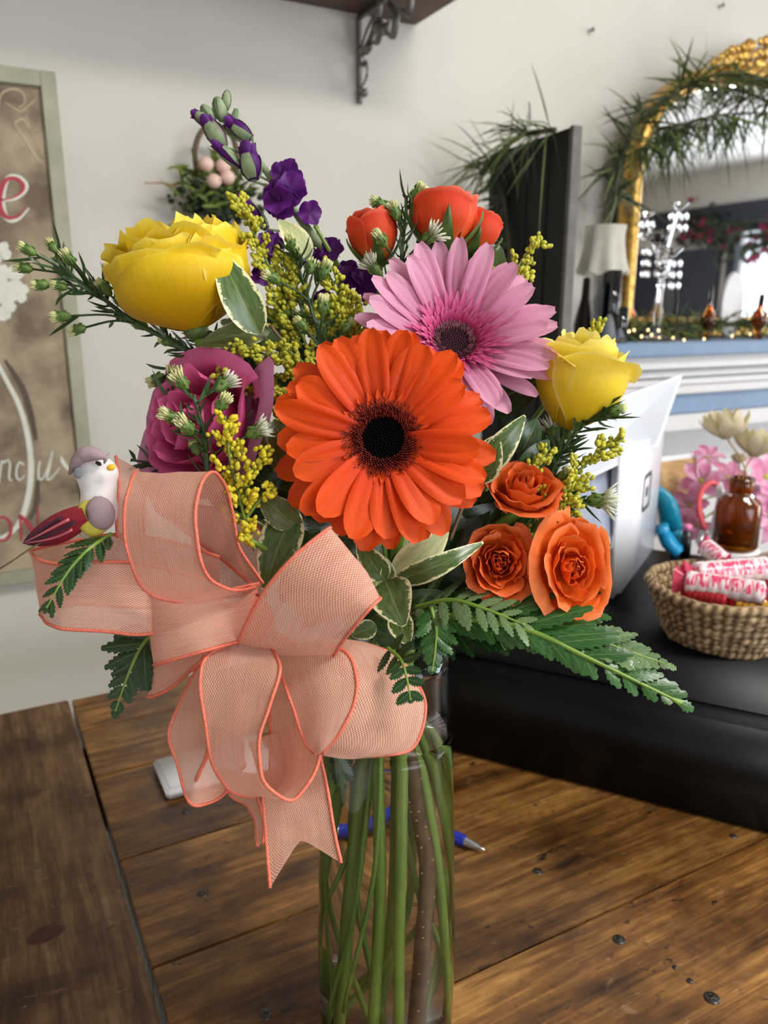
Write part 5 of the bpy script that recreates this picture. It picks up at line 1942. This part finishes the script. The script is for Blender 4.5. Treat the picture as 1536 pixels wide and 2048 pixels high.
r_ = random.Random(8)
for (px, py, rad, n) in ((567, 342, 24, 5), (582, 375, 32, 7), (560, 402, 34, 7), (541, 492, 32, 5), (530, 545, 24, 3), (660, 492, 27, 3), (612, 508, 22, 3), (700, 552, 28, 5), (724, 562, 24, 3), (650, 600, 24, 3), (512, 428, 16, 1), (745, 590, 24, 2)):
    for q in range(n):
        stock_petal(px + r_.uniform(-.35, .35) * rad, py + r_.uniform(-.35, .35) * rad, rad * r_.uniform(.75, 1.05), dirc(r_.uniform(-.8, .8), r_.uniform(-.5, .7), .8), .470 + r_.uniform(-.006, .006), q * 1.7 + px)
stock_petal(619, 426, 26, dirc(.15, .1, 1), .468, 2)
for (a, b_) in (((553, 372), (572, 348)), ((590, 425), (580, 385)), ((600, 440), (570, 408)), ((640, 480), (619, 430)), ((640, 490), (545, 495)), ((668, 520), (661, 492)), ((690, 590), (702, 555))):
    stem(stk, [P(*a, .475), P((a[0] + b_[0]) / 2 + 4, (a[1] + b_[1]) / 2, .474), P(*b_, .472)], 0.0012, M['stem_light'], 'bud_stalk', 6)
MB().add(*tube(catmull([P(692, 560, .468), P(655, 495, .467), P(630, 452, .466)], 14), [0.0016, .0014, .0011], 7)).build('side_stem', M['stem_light'], stk)

# ================================================================== asters
aster('aster sprig with cream buds reaching out past the yellow rose', [(470, 742), (400, 712), (330, 676), (262, 640), (200, 592), (150, 556), (112, 522)],
      [(70, 508, .15, .0034), (64, 538, .2, .0034), (113, 504, .15, .0032), (120, 528, .1, .0032), (148, 532, .2, .0036), (98, 570, .1, .0034), (134, 576, .15, .0030), (191, 580, .05, .0036), (221, 590, .05, .0038), (140, 632, .2, .0036), (170, 655, .25, .0034), (293, 655, .1, .0040), (329, 752, .2, .0038), (345, 688, .1, .003)],
      .435, 105, 3, .0160, .00105, extra=None, stem_r=.0014)
aster('aster sprig with cream buds in the goldenrod above the orange gerbera', [(655, 760), (640, 680), (620, 610), (602, 550), (590, 505)],
      [(594, 522, .2, .0034), (617, 545, .1, .0036), (641, 558, .1, .0038), (588, 584, .25, .0040), (558, 563, .2, .0034), (581, 626, .2, .0036), (645, 630, .1, .0038), (687, 664, .15, .0032), (586, 498, .1, .003), (612, 660, .1, .003)], .420, 70, 5, .012, .0008)
aster('aster sprig opening in front of the magenta rose', [(422, 1000), (414, 930), (408, 870), (396, 820), (388, 790)],
      [(373, 778, .5, .0036), (430, 780, .55, .0042), (357, 842, .3, .0036), (384, 866, .25, .0040), (434, 822, .35, .0036), (398, 908, .1, .0034), (495, 872, .6, .0040)], .393, 45, 7, .012, .0008)
aster('aster sprig between the two coral roses', [(800, 620), (802, 540), (806, 480), (811, 430), (814, 392)],
      [(826, 398, .3, .0034), (772, 417, .2, .0038), (796, 440, .25, .0036), (771, 492, .1, .0038), (846, 486, 1.0, .0040), (759, 550, .9, .0040), (826, 430, .1, .003)], .440, 60, 9, .014, .0007)
aster('leafy aster tip in front of the pale yellow rose', [(1085, 1000), (1105, 940), (1140, 880), (1180, 838), (1212, 806)],
      [(1216, 824, .0, .0036), (1175, 1000, 1.0, .0046, .412), (1108, 880, .9, .0042, .428), (1118, 960, .1, .0034)], .420, 130, 11, .0150, .0010)
aster('aster sprig with dark needles beside the magenta rose', [(440, 985), (380, 950), (320, 930), (262, 920)], [(345, 770, .5, .0034, .43)], .436, 40, 15, .015, .0011)
aster('pale aster half hidden beneath the yellow rose', [(520, 760), (470, 720), (430, 690)], [(424, 684, 1.0, .0050), (470, 700, .4, .0036)], .445, 60, 17, .013, .0009)

# ================================================================== goldenrod
goldenrod('tall goldenrod spike rising beside the yellow rose', [([(640, 760), (600, 660), (560, 580), (525, 505), (495, 440), (470, 392)], 34), ([(600, 680), (560, 650), (510, 620), (455, 600)], 22), ([(610, 650), (600, 590), (575, 545), (560, 500)], 26)], .428, 1)
goldenrod('goldenrod spray between the stock and the pink gerbera', [([(680, 740), (690, 660), (680, 600), (645, 520)], 36), ([(690, 700), (710, 640), (712, 590)], 26), ([(660, 700), (640, 640), (650, 590)], 24)], .432, 2)
goldenrod('goldenrod spray over the magenta rose', [([(640, 800), (590, 740), (520, 705), (455, 690)], 30), ([(620, 800), (560, 790), (500, 762), (432, 742)], 24), ([(620, 830), (580, 830), (545, 800), (520, 770)], 28), ([(640, 760), (600, 720), (560, 690)], 30), ([(600, 860), (572, 850), (552, 830)], 20)], .415, 3)
goldenrod('bright goldenrod spike in front of the magenta rose', [([(500, 1080), (480, 1000), (462, 930), (455, 880), (450, 832)], 40), ([(490, 1000), (505, 940), (530, 895)], 26), ([(490, 1040), (520, 1000), (545, 975)], 24), ([(510, 1100), (500, 1075), (496, 1050)], 20)], .385, 4, M['gold_bright'])
goldenrod('goldenrod spike in front of the black panel', [([(980, 620), (1010, 575), (1045, 520), (1086, 482)], 30), ([(1010, 590), (1035, 565), (1060, 548)], 20)], .445, 5)
goldenrod('goldenrod tip peeping over the pale yellow rose', [([(1140, 740), (1165, 700), (1180, 670), (1196, 645)], 20)], .450, 6)
goldenrod('goldenrod spike beside the deep orange spray rose', [([(1060, 1080), (1100, 1010), (1150, 950), (1200, 905), (1246, 876)], 38), ([(1090, 1030), (1130, 990), (1165, 960)], 34), ([(1080, 1060), (1110, 1035), (1150, 1020)], 26), ([(1060, 960), (1080, 925), (1100, 895)], 18), ([(1040, 1100), (1046, 1080), (1048, 1060)], 12)], .412, 7)

# ================================================================== variegated sprigs and filler leaves


def sprig(label, leaves, stem_px, d, grp='variegated pittosporum sprigs'):
    sp_ = [P(x, y, d + .004) for x, y in stem_px]
    t = thing('pittosporum_sprig', label, 'foliage sprig', sp_[0], grp)
    stem(t, sp_, 0.0011, M['stem_brown'], 'twig', 6)
    for (bx, by, tx, ty, w, mat, bend, curl, dd0, dd1, tw) in leaves:
        leaf(t, P(bx, by, d + dd0), P(tx, ty, d + dd1), w * d / FPX, M[mat], None, bend, .18, 'leaf', curl, .75, None, tw)
    return t


sprig('cream edged leaf lying against the yellow rose', [(520, 668, 432, 497, 78, 'pitto', .05, .0, .0, -.012, .5), (620, 520, 556, 432, 58, 'pitto_cream', .25, .2, .03, .028, .9), (560, 640, 600, 505, 46, 'pitto_cream', .1, .0, .02, .025, -.6), (540, 660, 398, 690, 56, 'leaf_olive', .1, .0, .01, .006, .3), (560, 690, 440, 640, 60, 'pitto', .0, .1, .012, .006, -.3)],
      [(640, 760), (580, 700), (540, 650)], .412)
sprig('glossy variegated rosette below the orange gerbera', [(772, 1160, 714, 1086, 56, 'pitto', .08, .0, .0, -.004, -.5), (786, 1158, 896, 1062, 74, 'pitto_cream', .12, .0, .004, .006, .3), (790, 1162, 966, 1086, 46, 'pitto', .30, .05, .0, -.010, -.5), (770, 1160, 806, 1246, 88, 'pitto', .12, .15, -.004, -.018, .2), (792, 1225, 816, 1288, 52, 'pitto', .0, .1, .004, -.004, .0),
                                                             (752, 1250, 704, 1272, 40, 'pitto', .0, .0, .004, .002, .3), (778, 1160, 770, 1115, 34, 'pitto', .1, .0, .004, -.002, .8), (790, 1150, 830, 1090, 50, 'leaf', .1, .0, .008, .006, .2)],
      [(800, 1300), (788, 1220), (778, 1155)], .395)
sprig('broad dark leaves between the bow and the orange gerbera', [(585, 1020, 528, 1176, 84, 'pitto', .06, .1, .0, -.014, .2), (592, 1050, 518, 990, 62, 'leaf_olive', .12, .2, -.004, -.014, -.2), (610, 1060, 590, 1120, 48, 'leaf', .0, .1, .0, -.006, .2), (612, 960, 546, 842, 96, 'leaf_olive', .05, .1, .012, .006, .3), (600, 990, 500, 955, 60, 'leaf', .1, .1, .008, .0, .2), (640, 1060, 560, 1080, 60, 'leaf', .1, .0, .006, .0, .0)],
      [(680, 1160), (630, 1090), (600, 1010)], .402)
sprig('cream edged leaves beside the orange gerbera petals', [(962, 945, 1050, 832, 60, 'pitto', .1, .1, .0, -.010, .6), (948, 965, 996, 872, 70, 'pitto', .1, .1, -.003, -.010, -.3), (940, 850, 986, 778, 56, 'leaf', .1, .0, .012, .006, .3), (1040, 950, 1098, 880, 50, 'leaf', .1, .0, .010, .010, .2), (1045, 900, 1075, 838, 50, 'leaf', .1, .0, .014, .014, .2)],
      [(900, 1080), (930, 1000), (955, 930)], .404)

fl_ = thing('filler_foliage', 'dark glossy filler leaves deep inside the bouquet', 'foliage', P(790, 1180, .44))
for (bx, by, tx, ty, w, d0, d1) in ((820, 1150, 985, 985, 110, .43, .425), (860, 1200, 930, 1060, 100, .43, .42), (840, 1180, 1010, 1090, 90, .435, .425), (900, 1100, 1000, 1010, 90, .43, .425), (760, 1140, 660, 1080, 90, .43, .42), (800, 1240, 900, 1190, 80, .42, .415),
                                    (760, 1260, 690, 1220, 90, .43, .42), (690, 1050, 600, 980, 90, .43, .425), (980, 1050, 1090, 960, 80, .44, .435), (650, 760, 560, 700, 90, .45, .445), (620, 820, 520, 760, 90, .45, .44), (540, 760, 440, 730, 80, .45, .445), (600, 700, 520, 620, 80, .455, .45),
                                    (700, 720, 640, 620, 80, .455, .455), (960, 820, 1080, 760, 90, .45, .45), (1000, 880, 1090, 860, 70, .445, .445), (830, 1280, 930, 1250, 70, .43, .42), (870, 560, 840, 470, 60, .465, .465), (960, 560, 1000, 490, 70, .462, .460), (640, 1140, 560, 1200, 90, .42, .41), (740, 1180, 640, 1190, 110, .43, .42),
                                    (880, 1120, 960, 1150, 90, .435, .42), (1030, 1080, 1080, 1010, 70, .44, .43), (560, 900, 480, 960, 90, .445, .44), (560, 1000, 420, 1000, 100, .44, .43), (500, 740, 420, 670, 70, .455, .45), (740, 1220, 850, 1290, 100, .425, .42), (780, 1150, 860, 1230, 90, .43, .43), (700, 960, 600, 900, 100, .43, .43)):
    leaf(fl_, P(bx, by, d0), P(tx, ty, d1), w * d0 / FPX, M['leaf'], dirc(rnd.uniform(-.4, .4), rnd.uniform(-.1, .6), 1), .08, .2, 'leaf', .05, .75, None, rnd.uniform(-.4, .4))
stem(fl_, stem_to_vase(P(790, 1200, .43)), 0.002)
leaf(fl_, P(1000, 560, .455), P(960, 495, .452), 60 * .45 / FPX, M['calyx'], None, .05)

# ================================================================== ferns


def pf_(f):
    return (0.55 + 0.45 * math.sin(math.pi * min(1, .1 + f))) if f < .45 else (1.0 * (1 - f) ** 0.8 * 1.55 + .08)


fern('large glossy fern frond reaching out over the black cash drawer', [P(868, 1228, .410), P(960, 1240, .402), P(1060, 1262, .394), P(1180, 1318, .386), P(1362, 1406, .378)], dirc(.10, .42, .90), 18, .0360, .0112, M['fern'], 42, 2,
     lambda f: (0.62 + .38 * math.sin(math.pi * f * 1.1)) if f < .6 else 1.35 * (1 - f) ** .62 + .20, .0018, True, None, left=0.52, right=1.0)
fern('pale glossy fern tip branching above the large frond', [P(1150, 1262, .400), P(1220, 1290, .396), P(1338, 1330, .392)], dirc(.1, .8, .6), 9, .0230, .0100, M['fern_pale'], 46, 3, None, .0010)
fern('fern frond with silvery leaflets under the orange spray roses', [P(830, 1215, .412), P(900, 1200, .402), P(970, 1218, .394), P(1050, 1250, .388)], dirc(.0, .8, .55), 9, .0260, .0070, M['fern_pale'], 70, 4, lambda f: 1.0 - .5 * f, .0012)
fern('drooping fern frond at the vase rim beside the cash drawer', [P(862, 1215, .398), P(872, 1260, .392), P(870, 1300, .390), P(864, 1342, .390)], dirc(.1, .1, 1), 8, .0130, .0066, M['fern'], 55, 5)
fern('dark little fern tip hanging in front of the bow', [P(776, 1296, .372), P(800, 1318, .362), P(812, 1350, .356), P(821, 1400, .352)], dirc(0, .1, 1), 6, .0115, .0066, M['fern_dark'], 78, 6, lambda f: 1.0 - .35 * f, .0008, droop=.02)
fern('dark fern frond hanging below the bow loops over the wall', [P(312, 1262, .392), P(285, 1290, .390), P(258, 1345, .388), P(231, 1422, .386)], dirc(-.15, .1, 1), 8, .0220, .0088, M['fern_dark'], 52, 7, None, .0010)
fern('slim dark fern tip hanging under the bird', [P(222, 1068, .364), P(178, 1098, .352), P(135, 1145, .346), P(93, 1216, .342)], dirc(-.2, .2, 1), 8, .0170, .0056, M['fern_dark'], 42, 8, lambda f: .95 - .5 * f, .0008)
fern('short fern tip beside the bright orange spray rose', [P(1110, 1130, .430), P(1160, 1110, .428), P(1216, 1090, .426)], dirc(.1, .6, .8), 5, .011, .006, M['fern'], 55, 9)
fern('fern frond under water behind the ribbon tail', [in_vase(676, 1500, -.02), in_vase(684, 1545, -.022), in_vase(690, 1604, -.024)], dirc(0, 0, 1), 6, .010, .005, M['fern'], 50, 10)
fern('dark fern frond deep between the roses and the vase', [P(830, 1250, .425), P(900, 1262, .420), P(980, 1262, .416), P(1010, 1300, .412)], dirc(0, .6, .8), 9, .020, .008, M['fern_dark'], 60, 12)
fern('dark fern frond behind the brightest orange spray rose', [P(960, 1200, .425), P(1040, 1205, .420), P(1120, 1215, .415), P(1200, 1230, .410)], dirc(.1, .8, .6), 10, .032, .0110, M['fern'], 56, 13, None, .001)

# woody branch and extra stems standing in the water
wd = thing('woody_branch', 'thick brown woody branch with pale flecks in the vase', 'branch', in_vase(815, 2036, -.012))
wc = catmull([P(800, 1250, .43), in_vase(806, 1420, -.008), in_vase(822, 1600, -.012), in_vase(838, 1720, -.012), in_vase(830, 1850, -.012), in_vase(815, 2036, -.012)], 40)
MB().add(*tube(wc, [.0026, .0034, .0044, .0044], 10)).build('wood', M['stem_brown'], wd)
lb2 = MB()
for i in range(60):
    j = rnd.randrange(6, 39)
    a = rnd.uniform(0, 6.28)
    tx = (wc[j + 1] - wc[j]).normalized()
    o_ = tx.orthogonal().normalized()
    o_ = Matrix.Rotation(a, 3, tx) @ o_
    p_ = wc[j] + o_ * .0042 * (.8 + .2 * min(1, j / 25)) + tx * rnd.uniform(-.002, .002)
    lb2.add(*ellipsoid(.0007, .0007, .0005, 6, 4), m=Matrix.Translation(p_) @ frame(o_))
lb2.build('lenticels', M['lenticel'], wd, kind='stuff')

# ================================================================== the bow


def c6(x, y):
    return 200 + x / 2.194, 900 + y / 2.194


def c3(x, y):
    return x / 3.413, 850 + y / 3.413


bow = thing('ribbon_bow', 'large peach woven ribbon bow with coral wired edges on the vase', 'bow', P(495, 1250, .375))
K = .378
ribbon(bow, 'loop', [(690, 610, 715, 585, K, K), (560, 500, 640, 480, .392, .380), (400, 380, 602, 390, .398, .380), (260, 250, 582, 270, .396, .378), (180, 150, 553, 165, .388, .372), (160, 98, 505, 98, .372, .360), (135, 140, 452, 128, .358, .346), (110, 240, 424, 225, .350, .338),
                     (108, 380, 420, 350, .350, .336), (140, 505, 436, 462, .352, .338), (195, 612, 482, 562, .356, .344), (310, 662, 545, 606, .360, .352), (470, 662, 620, 612, .366, .362), (690, 622, 690, 600, K - .004, K - .004)], c6, 64, 9, sag=.0, seed=1)
ribbon(bow, 'loop', [(1500, 900, 1500, 1180, .385, .385), (1150, 790, 1150, 1250, .398, .398), (800, 745, 800, 1240, .402, .402), (500, 790, 500, 1225, .398, .398), (250, 845, 300, 1275, .386, .386), (214, 878, 284, 1306, .376, .376), (300, 930, 335, 1362, .366, .366), (450, 952, 450, 1394, .361, .361),
                     (700, 934, 700, 1408, .360, .360), (1000, 950, 1000, 1428, .364, .364), (1400, 1050, 1350, 1330, .374, .374)], c3, 60, 9, seed=2)
ribbon(bow, 'loop', [(640, 700, 560, 860, .386, .384), (420, 640, 400, 900, .388, .386), (260, 612, 280, 935, .382, .380), (192, 612, 232, 944, .370, .368), (260, 640, 330, 918, .362, .360), (420, 640, 470, 878, .363, .358), (700, 585, 612, 838, .374, .368)], c6, 40, 8, seed=3)
ribbon(bow, 'loop', [(600, 800, 560, 930, .386, .386), (400, 850, 420, 960, .389, .388), (240, 930, 210, 1080, .388, .386), (300, 900, 300, 1050, .383, .381), (420, 850, 450, 925, .378, .376)], c6, 30, 6, seed=4)
ribbon(bow, 'loop', [(760, 760, 760, 800, .384, .384), (640, 800, 900, 870, .382, .380), (606, 846, 1008, 914, .368, .366), (655, 735, 1058, 850, .355, .353), (735, 600, 1125, 765, .347, .345), (860, 460, 1190, 690, .344, .343), (1008, 342, 1228, 650, .352, .352), (930, 430, 1130, 690, .366, .366), (780, 620, 900, 780, .378, .378)], c6, 54, 9, sag=.002, seed=5)
ribbon(bow, 'loop', [(620, 840, 740, 850, .374, .372), (478, 898, 785, 930, .362, .352), (440, 1000, 785, 1000, .354, .344), (460, 1180, 745, 1120, .350, .340), (490, 1370, 702, 1250, .352, .338), (545, 1470, 698, 1370, .358, .338), (625, 1515, 735, 1475, .370, .340), (690, 1515, 845, 1537, .380, .346), (738, 1440, 925, 1450, .386, .352),
                     (748, 1300, 968, 1325, .388, .358), (752, 1130, 950, 1180, .386, .366), (780, 1000, 890, 980, .382, .374)], c6, 64, 9, seed=6)
ribbon(bow, 'loop', [(460, 900, 540, 900, .380, .376), (360, 1090, 470, 1060, .374, .366), (303, 1240, 476, 1200, .370, .362), (335, 1380, 468, 1330, .370, .362), (392, 1545, 420, 1450, .374, .368), (470, 1552, 470, 1350, .384, .386), (545, 1510, 530, 1250, .390, .392), (640, 1380, 620, 1080, .390, .392)], c6, 46, 8, seed=7)
ribbon(bow, 'loop', [(750, 860, 900, 850, .374, .374), (800, 1000, 1075, 885, .366, .364), (840, 1110, 1126, 1010, .360, .356), (880, 1230, 1112, 1120, .356, .351), (912, 1303, 1055, 1235, .354, .350), (950, 1335, 975, 1335, .356, .352)], c6, 40, 8, sag=-.004, seed=8)
ribbon(bow, 'loop', [(960, 1338, 1200, 1345, .357, .364), (1040, 1260, 1370, 1310, .354, .372), (1100, 1150, 1428, 1140, .355, .378), (1127, 1020, 1400, 1040, .359, .386), (1105, 925, 1310, 915, .366, .390), (1040, 868, 1150, 850, .374, .388), (900, 850, 950, 850, .380, .386)], c6, 40, 8, sag=.003, seed=9)
ribbon(bow, 'loop', [(380, 240, 430, 620, .402, .402), (560, 265, 560, 640, .408, .408), (690, 330, 680, 640, .404, .404), (740, 420, 730, 640, .394, .394)], c6, 24, 6, seed=10)
ribbon(bow, 'loop', [(790, 212, 985, 330, .396, .396), (812, 400, 985, 500, .390, .392), (796, 600, 985, 700, .388, .390), (800, 770, 985, 860, .390, .392)], c3, 24, 6, seed=11)
ribbon(bow, 'tail', [(660, 1280, 930, 1180, .384, .382), (700, 1430, 965, 1340, .376, .374), (716, 1560, 996, 1480, .370, .368), (728, 1700, 1022, 1640, .366, .364), (746, 1922, 1058, 1812, .362, .360)], c6, 44, 10, notch=.0165, seed=12)
ribbon(bow, 'tail', [(520, 1400, 680, 1420, .392, .388), (570, 1512, 692, 1520, .392, .386), (640, 1560, 708, 1580, .392, .386), (680, 1640, 718, 1640, .392, .386), (692, 1738, 712, 1725, .392, .388)], c6, 28, 6, seed=13)
MB().add(*ellipsoid(.011, .009, .013, 14, 10), m=Matrix.Translation(P(505, 1243, .380))).build('knot', M['cord'], bow)
stem(bow, [P(505, 1250, .382), P(600, 1300, .392), in_vase(700, 1300, -.02) + Vector((0, 0, .01))], .0008, M['stem_brown'], 'tie_wire', 6)

# ================================================================== the little bird
bird = thing('bird', 'small white and mauve craft bird perched on the bow', 'bird', P(190, 1070, .372))
DB = .372
kb = DB / FPX


def bp3(x, y, d=DB):
    return P(x, y, d)


sp = [(172, 1078, 5), (182, 1066, 24), (192, 1044, 37), (197, 1016, 38), (197, 990, 34), (195, 968, 37), (192, 944, 44), (186, 922, 38), (180, 908, 20), (177, 902, 4)]
cc = catmull([Vector((a, b_, c_)) for a, b_, c_ in sp], 30)
vs, fs, uu = [], [], []
for i, q in enumerate(cc):
    c_ = bp3(q.x, q.y)
    for k_ in range(20):
        a = 2 * math.pi * k_ / 20
        vs.append(c_ + (RX * math.cos(a) - FW * math.sin(a) * .85) * max(q.z, 1) * kb)
        uu.append((k_ / 20, i / 30))
for i in range(30):
    for k_ in range(20):
        k2 = (k_ + 1) % 20
        fs.append((i * 20 + k_, i * 20 + k2, (i + 1) * 20 + k2, (i + 1) * 20 + k_))
fs += [tuple(range(19, -1, -1)), tuple(range(600, 620))]
M['bird_white'] = flat('bird_fabric_white', (232, 226, 224), 0.8, var=0.06, scale=90, bump=.15, bscale=600)
M['bird_mauve'] = flat('bird_fabric_mauve', (164, 142, 146), 0.8, var=0.15, scale=90, bump=.15, bscale=600)
M['bird_yellow'] = flat('bird_fabric_yellow', (206, 196, 78), 0.8, var=0.12, scale=90)
M['bird_grey'] = flat('bird_cheek_grey', (128, 130, 134), 0.8, var=0.1, scale=90)
M['bird_wing'] = petal_mat('bird_wing_print', (178, 52, 66), (150, 42, 58), (52, 30, 50), .45, .05, .6, 22, .05)
M['wing_line'] = flat('wing_pink_line', (206, 104, 116), .7)
M['wing_dark'] = flat('wing_dark_line', (60, 30, 52), .7)
M['beak'] = flat('bird_beak', (240, 190, 40), .5)
M['eye'] = flat('bird_eye', (14, 14, 14), .25)
MB().add(vs, fs, uu).build('body', M['bird_white'], bird)
MB().add(*tube(catmull([bp3(139, 948, .366), bp3(152, 924, .362), bp3(172, 908, .361), bp3(196, 910, .360), bp3(213, 917, .362)], 16), [3 * kb, 11 * kb, 17 * kb, 12 * kb, 2 * kb], 10)).build('crest', M['bird_mauve'], bird)


def patch(name, x, y, rx, ry, d, mat, rot=0.0, th=.35):
    m = Matrix.Translation(bp3(x, y, d)) @ frame(-FW, UP) @ Matrix.Rotation(rot, 4, 'Z')
    return MB().add(*ellipsoid(ry * kb, rx * kb, min(rx, ry) * kb * th, 14, 8), m=m).build(name, mat, bird)


patch('cheek', 157, 945, 10, 12, .3605, M['bird_grey'], -.3)
patch('eye', 197, 927, 7, 4, .3612, M['eye'], -.5)
patch('beak', 222, 935, 9, 6.5, .3612, M['beak'], .3, .8)
patch('yellow_band', 183, 1037, 30, 38, .3650, M['bird_yellow'], .35, .42)
patch('wing_cover', 201, 1026, 29, 34, .3632, M['bird_mauve'], .35, .45)


def wing_fn(x, y):
    s = (x - .5) * 2
    w = 31 * math.sin(math.pi * min(1, .22 + .78 * y)) ** .8 * (1 if s < 0 else .95)
    cx, cy = 170 + (45 - 170) * y, 1030 + (1087 - 1030) * y + 4 * math.sin(math.pi * y)
    return P(cx + s * w * .42, cy + s * w * .90, .3665 - .010 * (1 - s * s) * (1 - y) * .8 + .004 * y)


wg = MB().add(*grid(wing_fn, 8, 14)).build('wing', M['bird_wing'], bird)
for q, (x0, y0) in enumerate(((.22, .30), (.38, .22), (.56, .16), (.74, .24))):
    fp = [wing_fn(x0 + (.5 - x0) * .5 * t_ * t_, y0 + (.96 - y0) * t_) + FW * -0.0009 for t_ in (0, .2, .4, .6, .8, 1)]
    MB().add(*tube(catmull(fp, 14), [.0009, .0007, .0003], 5, squash=.5)).build('feather_line', M['wing_line'] if q % 2 else M['wing_dark'], wg)


def tail_fn(x, y):
    s = (x - .5) * 2
    cx, cy = 150 + (60 - 150) * y, 1030 + (1072 - 1030) * y
    return P(cx + s * 4, cy - 6 * s * (1 - y) - 2, .374 + .001 * s)


MB().add(*grid(tail_fn, 4, 8)).build('tail', M['bird_mauve'], bird)
MB().add(*tube(catmull([bp3(120, 1062, .372), bp3(60, 1098, .366), bp3(25, 1122, .362), bp3(-8, 1142, .360)], 12), .00045, 5)).build('wire', M['stem_brown'], bird)
